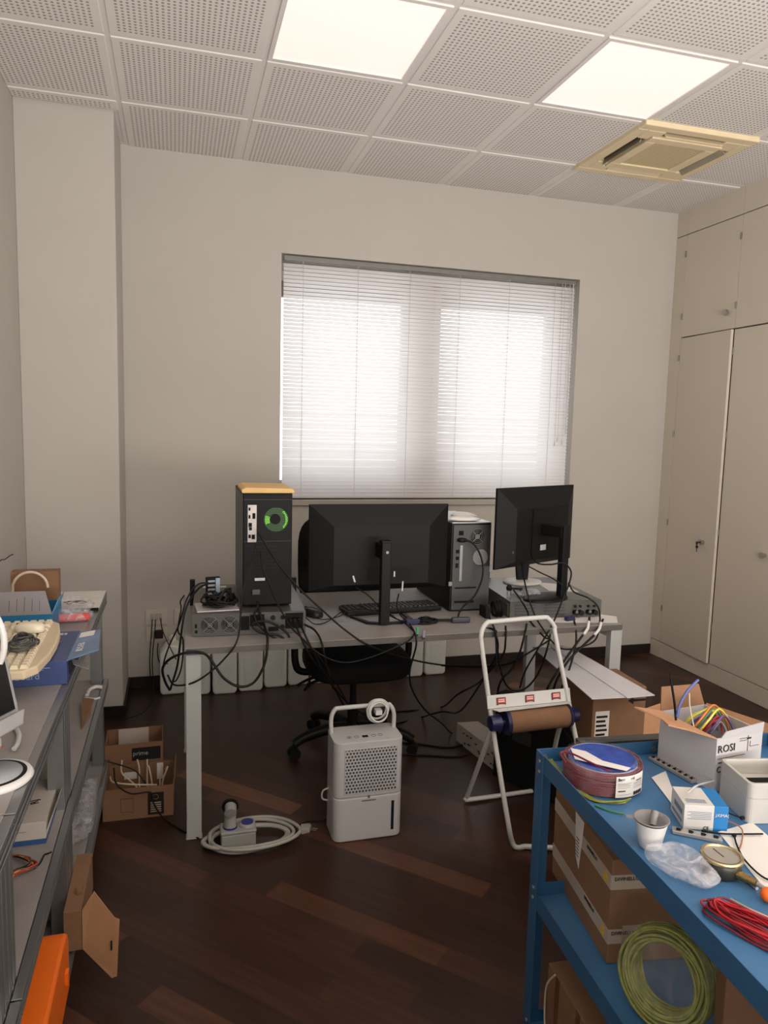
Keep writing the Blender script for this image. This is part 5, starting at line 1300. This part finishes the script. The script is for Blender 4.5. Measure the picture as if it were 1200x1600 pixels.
# --- cup with strainer
cU = at(1016, 1318, z=SZr)
cU = Vector((1.105, 1.13, SZr))
cU = (at(1015, 1322, z=SZr+.0))
t = thing('plastic_cup', 'white ribbed plastic cup on the blue workbench with a grey strainer in it', 'cup', (cU.x, cU.y, SZr+.001))
Rc = .0285
prof = [(.0, 0), (.019, 0)]
for k in range(12): prof += [(.019+(Rc-.019)*(k+.2)/12, .048*(k+.2)/12), (.0197+(Rc-.019)*(k+.7)/12, .048*(k+.7)/12)]
prof += [(Rc+.001, .049), (Rc-.001, .049), (.019, .004), (0, .003)]
MB().lathe(prof, (0, 0, 0), 40).build('cup_body', WHITE, t)
t = thing('strainer', 'grey plastic strainer with a tab handle sitting in the white cup', 'strainer', (cU.x, cU.y, SZr+.0505))
GRY = mat('grey_strainer', (122, 120, 122), .4)
MB().lathe([(.0, -.018), (.012, -.016), (.024, -.004), (.031, .004), (.0325, .004), (.0325, .0055), (.030, .0055), (.022, -.002), (.011, -.0145), (0, -.0165)], (0, 0, 0), 40).build('bowl', GRY, t)
MB(rz(PI*.86)).prism([(.030, -.008), (.046, -.0035), (.046, .0035), (.030, .008)], .002, .0045).build('tab_handle', GRY, t)
MB().cyl((.004, .0, -.01), (.016, .012, .010), .007, n=12).build('spout', GRY, t)
# --- plastic bag hanging over
b_c = at(1070, 1368, z=SZr)
crumple((b_c.x-.004, b_c.y+.012, SZr), (.038, .058, .017), film_mat('frosted_film', (225, 225, 230), .22), 'crumpled frosted plastic bag on the front of the blue workbench', 'plastic_bag', seed=15, amp=.55, rot=.3)
# --- gauge
g = at(1126, 1362, z=SZr)
t = thing('pressure_gauge', 'round pressure gauge with a brass rim lying on the blue workbench', 'gauge', (g.x, g.y, SZr)); t.scale = (1.18, 1.18, 1.18)
MB().lathe([(.026, .001), (.0285, .004), (.0285, .022), (.027, .024)], (0, 0, 0), 40).build('case', mat('gauge_dark', (66, 64, 60), .35, .5), t)
MB().lathe([(.027, .022), (.030, .023), (.030, .028), (.0255, .0285), (.0255, .025)], (0, 0, 0), 40).build('bezel', mat('brass_rim', (196, 180, 140), .22, .9), t)
dl_ = MB().cyl((0, 0, .023), (0, 0, .0255), .0255, n=40).build('dial', mat('dial_face', (150, 146, 140), .3), t)
MB().box(-.0005, .0005, -.004, .019, .0256, .0262).build('needle', INK, dl_)
MB().cyl((.006, -.027, .012), (.012, -.042, .012), .007, n=6).cyl((.012, -.042, .012), (.016, -.052, .012), .0055, n=12).build('brass_fitting', mat('brass', (150, 126, 84), .3, .9), t)
b = MB(); b.tube([(g.x+.0195, g.y-.062, SZr+.014), (g.x+.03, g.y-.10, SZr+.010), (g.x+.05, g.y-.17, SZr+.008), (g.x+.06, g.y-.26, SZr+.008)], .0042, n=10)
tag(b.build('grey_hose', mat('grey_hose', (140, 140, 140), .4)), 'grey hose leading from the pressure gauge toward the camera', 'hose')
b = MB(); b.tube([at(1142, 1405, z=SZr+.004), at(1170, 1420, z=SZr+.004), at(1215, 1440, z=SZr+.004)], .0028, n=8)
tag(b.build('metal_rod', CHROME), 'shiny metal rod behind the red wires', 'rod')
b = MB(); b.tube([at(1160, 1370, z=SZr+.003), at(1183, 1388, z=SZr+.003)], .0035, n=6, k=0)
tag(b.build('clear_stick', mat('clear_tube', (200, 200, 200), .25)), 'clear plastic stick right of the pressure gauge', 'stick')
tag(MB().sellip(tuple(at(1200, 1398, z=SZr+.014)), (.012, .012, .012), 1, 20).build('orange_knob', ORG), 'orange round knob at the right photo edge on the blue workbench', 'knob')
# --- red wires
b = MB(); rc = at(1155, 1445, z=SZr)
rn = random.Random(2)
for k in range(13):
    aL, bL = .080+rn.uniform(-.012, .01), .022+rn.uniform(-.009, .004); ox, oy = rn.uniform(-.006, .006), rn.uniform(-.008, .008)
    pts = []
    for i in range(16):
        a = 2*PI*i/16; x, y = aL*math.cos(a), bL*math.sin(a)+.004*math.sin(3*a+k)
        th_ = -1.15+rn.uniform(-.004, .004)
        pts.append((rc.x+.012+ox+x*math.cos(th_)-y*math.sin(th_), rc.y-.03+oy+x*math.sin(th_)+y*math.cos(th_), SZr+.003+.0013*k+.004*abs(math.sin(2*a+k))))
    b.tube(pts, .0019, n=5, k=3, closed=True, mi=0 if k % 3 else 1)
tag(b.build('red_wire_hank', [RED, mat('dark_red_pvc', (110, 16, 26), .4, var=0)]), 'hank of bright red wire at the front corner of the blue workbench', 'wire')

# --- middle tray: big taped box, green coil, plain box
MZ = .465-.032
bf = at(947, 1507, z=MZ)
bl0 = at(862, 1362, z=MZ)
dl = Vector((bl0.x-bf.x, bl0.y-bf.y, 0)); yb3 = math.atan2(-dl.x, dl.y); Lq = dl.length
t = thing('cardboard_box', 'cardboard box sealed with printed white tape on the blue workbench middle tray', 'box', (bf.x, bf.y, MZ+.001), yb3)
Hq = at(958, 1345, y=bf.y).z-MZ; Wq = .24
Hq = min(Hq, .285)
MB().box(0, Wq, 0, Lq, 0, Hq).build('carton', CARD, t, bevel=.002)
TP = mat('packing_tape', (172, 160, 146), .3, var=.05)
for z in (.045, .165):
    if z+.03 < Hq: tp = MB().box(-.0008, .0, .0, Lq, z, z+.032).box(0, .19, -.0008, .0, z, z+.032).build('packing_tape', TP, t)
    text(tp, 'DIVINELLO', (-.001, Lq*.38, z+.020), (0, -1, 0), (0, 0, 1), .011, INK)
    text(tp, 'DIVINELLO', (.006, -.001, z+.020), (1, 0, 0), (0, 0, 1), .011, INK)
    MB().cyl((-.0008, .025, z+.014), (-.0014, .025, z+.014), .010, n=20).build('yellow_sticker', mat('yellow_sticker', (206, 166, 40), .5), tp)
lb = MB().box(.03, .075, -.0016, -.0008, .004, .085).build('label', mat('dull_label', (150, 132, 116), .6), t)
MB().prism([(Lq*.45, Hq), (Lq*.60, Hq), (Lq*.56, Hq-.1), (Lq*.50, Hq-.12)], -.0016, -.0008, 'x').build('torn_tape', PAPER, t)
b = MB()
for k in range(6): b.box(-.0022, -.0016, Lq*.51, Lq*.56, Hq-.095+.008*k, Hq-.093+.008*k)
b.build('printed_text', INK, t)
# green-yellow coil standing
gc_ = at(1010, 1510, z=MZ)
cg = Vector((1.125, 1.065, MZ+.085))
t = thing('wire_coil', 'coil of green-yellow wire wrapped in film standing on the middle tray', 'wire coil', (cg.x, cg.y, MZ+.002), -1.05)
b = MB(TR(0, 0, .088) @ Matrix.Rotation(PI/2-.25, 4, 'X')); oval_coil(b, (0, 0, -.024), .084, .086, .0030, 5, 8, seed=6, wob=.0025)
b.build('wound_wire', YG, t)
MB(TR(0, 0, .088) @ Matrix.Rotation(PI/2-.25, 4, 'X')).lathe([(.0, -.020), (.06, -.026), (.088, -.024), (.091, .02), (.07, .030)], (0, 0, 0), 36).build('shrink_film', FILM, t)
t = thing('cardboard_box', 'plain cardboard box right of the green wire coil on the middle tray', 'box', (1.118, .915, MZ+.001), -.55)
MB().box(.0, .24, .0, .07, 0, .27).build('carton', CARD, t, bevel=.002)
MB().box(.09, .15, -.0008, 0, .05, .22).box(.002, .06, -.0008, 0, .01, .05).build('label', PAPER, t)
# --- lower tray boxes
LZ = .135-.032
pl = RR @ Vector((.03, -.06, 0))
t = thing('cardboard_box', 'tall worn cardboard box on the blue workbench lowest tray', 'box', (pl.x, pl.y, LZ+.001), rot)
MB().box(0, .25, -.24, 0, 0, .20).build('carton', CARD, t, bevel=.002)
MB().box(-.0008, 0, -.06, -.04, 0, .2).box(-.0008, 0, -.16, -.14, 0, .2).build('packing_tape', mat('brown_tape', (104, 72, 48), .35), t)
t = thing('cardboard_box', 'second cardboard box on the blue workbench lowest tray, nearer the camera', 'box', tuple(RR @ Vector((.03, -.33, LZ+.001))), rot)
MB().box(0, .28, -.24, 0, 0, .22).build('carton', CARD, t, bevel=.002)
tag(MB().tube([RR @ Vector((.012, -.13, .33)), RR @ Vector((.008, -.10, .28)), RR @ Vector((.012, -.09, .2)), RR @ Vector((.015, -.10, .12))], .0022, n=6).build('white_wire', WCB), 'thin white wire hanging down in front of the lowest tray box', 'wire')

# ================================================================ CABLES AROUND THE DESK
def cable(lab, pts, r=.0034, m_=None, name='cable'):
    """pts: (px, py, depth y)"""
    P_ = [at(a, b_, y=y) if y > -50 else at(a, b_, z=.004) for a, b_, y in pts]
    for p in P_:
        if p.z < r: p.z = r
    return tag(MB().tube(P_, r, n=7, k=7).build(name, m_ or CABLE), lab, 'cable')
F = -99
cable('black cable from the tower port plate down past the desk front left', [(404, 838, 2.79), (396, 870, 2.76), (384, 905, 2.72), (377, 950, 2.68), (371, 1000, 2.62), (350, 1030, 2.62), (322, 1055, 2.62), (298, 1068, 2.64), (272, 1070, 2.7), (262, 1055, 2.75)])
cable('black cable from the tower running diagonally to the desk right and the far floor', [(403, 830, 2.80), (420, 858, 2.78), (440, 888, 2.76), (468, 920, 2.72), (500, 950, 2.70), (540, 985, 2.66), (580, 1010, 2.64), (640, 1030, 2.80), (700, 1040, 3.0), (760, 1040, 3.1), (800, 1036, 3.2)], .0038)
cable('black cable hanging down the tower back and over the desk front', [(408, 862, 2.80), (410, 885, 2.78), (420, 910, 2.76), (435, 945, 2.72), (455, 980, 2.66), (480, 1005, 2.60), (505, 1035, 2.64), (530, 1075, 2.8), (548, 1110, 2.95)], .0034)
cable('black cable sagging from the server plugs to the desk centre', [(462, 975, 2.73), (470, 995, 2.63), (500, 1022, 2.60), (535, 1035, 2.60), (570, 1030, 2.60), (610, 1015, 2.60), (640, 1000, 2.61), (648, 988, 2.68)], .003)
cable('thick black power cable looping under the desk front left corner', [(402, 940, 2.80), (405, 955, 2.76), (413, 978, 2.72), (418, 1000, 2.62), (414, 1035, 2.60), (398, 1065, 2.60), (375, 1073, 2.60), (350, 1060, 2.60), (332, 1035, 2.61), (318, 1021, 2.63), (290, 1020, 2.62), (265, 1030, 2.66), (254, 1045, 2.70), (258, 1065, 2.72), (265, 1078, 2.75)], .0048)
cable('black coiled cable in front of the left server sockets', [(402, 948, 2.77), (398, 965, 2.74), (412, 985, 2.72), (436, 1000, 2.71), (452, 996, 2.71), (440, 982, 2.72), (420, 972, 2.72), (400, 972, 2.72), (395, 980, 2.72), (410, 990, 2.71), (435, 993, 2.71), (450, 1003, 2.70)], .0045)
cable('black cable arching out left of the server and down', [(325, 912, 2.93), (312, 918, 2.85), (298, 935, 2.76), (288, 960, 2.72), (282, 1000, 2.72), (277, 1040, 2.74), (266, 1078, 2.75)], .004)
cable('thin black cable left of the desk curling by the sockets', [(325, 910, 2.95), (308, 914, 2.86), (292, 936, 2.74), (280, 975, 2.74), (264, 1010, 2.78), (255, 1040, 2.80), (256, 1060, 2.8)], .003)
cable('black cable loop hanging beside the left desk leg', [(288, 930, 2.74), (282, 940, 2.74), (283, 952, 2.74), (278, 985, 2.74), (286, 1000, 2.76), (284, 1040, 2.78), (276, 1062, 2.8), (268, 1066, 2.8)], .0028)
for k, (x, x2, z) in enumerate(((238, 234, 0), (243, 238, 0))):
    cable('thin black cable dropping from the upper wall socket, %s' % ('left one', 'right one')[k], [(x, 968, 4.30), (x-1, 985, 4.27), (x2, 1030, 4.26), (x2+1, 1060, 4.24), (x2+1, 1090, 4.0), (225, 1112, 3.72+.04*k), (200, 1122, 3.60+.04*k), (172, 1126, 3.55+.04*k)], .0028)
cable('thin black cable from the socket right toward the desk', [(251, 966, 4.30), (254, 985, 4.25), (265, 1010, 3.9), (275, 1030, 3.4)], .0028)
cable('short black cable below the black socket adapter', [(247, 1005, 4.28), (246, 1020, 4.27), (250, 1036, 4.25), (262, 1037, 4.1)], .0028)
t = thing('power_adapter', 'small black square adapter plugged into the lower wall socket', 'adapter', (.142, BY-.012, .30))
MB().box(-.022, .022, -.035, 0, 0, .045).build('body', mat('dark_maroon', (40, 26, 26), .5), t, bevel=.004)
cable('black cable running down from the left server to the chair base', [(467, 970, 2.73), (478, 995, 2.63), (490, 1020, 2.64), (505, 1050, 2.72), (525, 1080, 2.85), (540, 1105, 3.0), (560, 1115, 3.0)], .0042)
cable('second black cable from the left server plugs to the chair base', [(458, 968, 2.73), (472, 1000, 2.62), (488, 1030, 2.64), (515, 1065, 2.8), (545, 1100, 2.95), (575, 1120, 3.0)], .0042)
cable('third black cable curving from the left server over the desk edge', [(476, 976, 2.74), (492, 985, 2.70), (503, 1005, 2.62), (510, 1040, 2.64), (520, 1075, 2.8)], .0042)
cable('thin black cable lying on the desk beside the mouse', [(470, 955, 2.83), (480, 967, 2.86), (492, 975, 2.86), (510, 972, 2.88), (535, 955, 2.95)], .0022)
cable('thin mouse cable wandering in front of the black keyboard', [(492, 962, 3.0), (505, 968, 2.92), (530, 963, 2.93), (552, 952, 2.95), (600, 956, 2.86), (625, 970, 2.80)], .0022)
cable('black display cable from the monitor back to the desk', [(556, 918, 2.90), (575, 930, 2.87), (590, 945, 2.85), (610, 962, 2.84), (630, 972, 2.80), (645, 985, 2.70)], .003)
cable('short black display cable hanging right of the monitor column', [(623, 928, 2.90), (620, 945, 2.87), (625, 960, 2.84), (635, 970, 2.80)], .003)
cable('black cable dropping over the desk front to the floor right of the chair', [(640, 975, 2.72), (648, 990, 2.62), (650, 1010, 2.60), (640, 1050, 2.66), (645, 1080, 2.75), (665, 1110, 2.9), (690, 1130, 3.0), (705, 1145, F), (730, 1160, F), (760, 1155, F), (790, 1130, 2.9)], .0038)
cable('black power cable curving down the silver tower back', [(722, 842, 2.945), (740, 850, 2.93), (752, 872, 2.92), (754, 900, 2.91), (742, 930, 2.90), (722, 950, 2.87), (716, 965, 2.84), (725, 975, 2.80), (745, 982, 2.74), (770, 983, 2.66), (775, 1000, 2.62), (776, 1050, 2.62)], .0042)
cable('black cable from the adapter brick hanging over the desk edge', [(765, 965, 2.80), (772, 982, 2.64), (778, 1010, 2.62), (770, 1035, 2.7), (750, 1065, 2.8), (715, 1085, 2.9), (690, 1105, F), (645, 1110, F), (600, 1113, F)], .0042)
cable('black cable from the desk edge down to the floor at the chair base', [(790, 978, 2.66), (790, 1000, 2.62), (785, 1025, 2.66), (760, 1055, 2.72), (720, 1110, 2.8), (690, 1112, 2.9), (660, 1120, F), (630, 1128, F), (600, 1135, F)], .0042)
cable('black cable lying on the floor from the chair to the white carton', [(600, 1160, F), (650, 1162, F), (700, 1168, F), (740, 1160, F), (790, 1150, F)], .0042)
cable('second black floor cable behind the dehumidifier', [(600, 1178, F), (660, 1180, F), (720, 1182, F), (760, 1170, F), (780, 1145, 2.75)], .0042)
cable('black cable drooping in a wide loop behind the stand', [(823, 975, 2.70), (820, 990, 2.62), (812, 1020, 2.62), (800, 1045, 2.64), (785, 1060, 2.66), (778, 1080, 2.7), (785, 1090, 2.72)], .0042)
cable('black cable looping low between the desk legs', [(775, 985, 2.64), (778, 1020, 2.66), (786, 1060, 2.68), (800, 1078, 2.7), (822, 1075, 2.68), (842, 1050, 2.66), (856, 1010, 2.63), (862, 975, 2.66)], .0042)
cable('black cable crossing from the server back down to the left', [(815, 880, 2.88), (822, 920, 2.74), (835, 960, 2.70), (850, 985, 2.62), (865, 1005, 2.62), (880, 1014, 2.63), (905, 1012, 2.64), (930, 1000, 2.63), (937, 975, 2.66), (935, 950, 2.72), (920, 935, 2.74), (897, 925, 2.78), (888, 910, 2.80)], .0036)
cable('black cable from the plug on the server down to the floor', [(801, 920, 2.90), (812, 935, 2.82), (824, 955, 2.72), (828, 970, 2.70), (850, 995, 2.62), (858, 1000, 2.62), (826, 1020, 2.64), (800, 1035, 2.68), (760, 1042, 2.8), (690, 1040, 3.0)], .0038)
cable('black cable bending from the turned monitor past its column', [(830, 868, 2.84), (840, 880, 2.78), (860, 882, 2.76), (880, 880, 2.74), (892, 892, 2.74), (890, 910, 2.74), (880, 935, 2.74), (868, 965, 2.70), (858, 985, 2.64), (840, 1015, 2.62), (820, 1050, 2.66), (812, 1075, 2.7)], .0036)
cable('black cable from the turned monitor back toward the second base', [(826, 885, 2.85), (845, 895, 2.82), (862, 903, 2.80), (880, 915, 2.77)], .003)
cable('black cable with a white sleeve from the right server, left one', [(921, 965, 2.72), (919, 980, 2.64), (905, 1000, 2.62), (880, 1035, 2.60), (858, 1070, 2.60), (852, 1090, 2.62)], .005)
cable('black cable with a white sleeve from the right server, right one', [(942, 968, 2.71), (935, 985, 2.63), (915, 1005, 2.62), (890, 1030, 2.60), (870, 1062, 2.60), (862, 1090, 2.62)], .005)
cable('thick black cable from the server socket down behind the white boards', [(897, 970, 2.70), (900, 985, 2.64), (899, 1010, 2.62), (888, 1050, 2.60), (875, 1080, 2.60)], .0042)
cable('black cable rising from the cable box by the left bench', [(168, 1190, 2.95), (190, 1196, 2.95), (212, 1205, 2.95), (228, 1225, 2.93)], .0028)
cable('black cable leaving the cable box across the floor to the desk leg', [(178, 1200, 2.86), (182, 1225, 2.80), (205, 1240, 2.80), (235, 1238, 2.80), (240, 1255, 2.79), (255, 1278, 2.78), (280, 1295, F), (310, 1310, F)], .0032)
cable('thin black cable on the floor between coiled cable and dehumidifier', [(448, 1300, F), (465, 1290, F), (480, 1284, F), (505, 1282, F), (530, 1275, F)], .0026)
for (a, b_) in (((921, 968), (913, 990)), ((940, 972), (928, 992))):
    pass
for k, P_ in enumerate(([(920, 971, 2.66), (918, 982, 2.635), (912, 991, 2.62)], [(939, 973, 2.66), (936, 983, 2.63), (929, 992, 2.62)])):
    tag(MB().tube([at(*p[:2], y=p[2]-.006) for p in P_], .0062, n=8, k=4).build('cable_sleeve', WINK), 'white label sleeve on the %s server cable at the desk front right' % ('left', 'right')[k], 'sleeve')
t = thing('video_plug', 'dark blue screw plug hanging in front of the right server', 'plug', tuple(at(890, 966, y=2.735)), .3)
MB().box(-.024, .024, -.010, .010, -.009, .009).build('body', NAVY, t, bevel=.003)
MB().cyl((.018, 0, -.003), (.042, 0, -.02), .008, .005, n=10).build('strain_relief', MBLK, t)
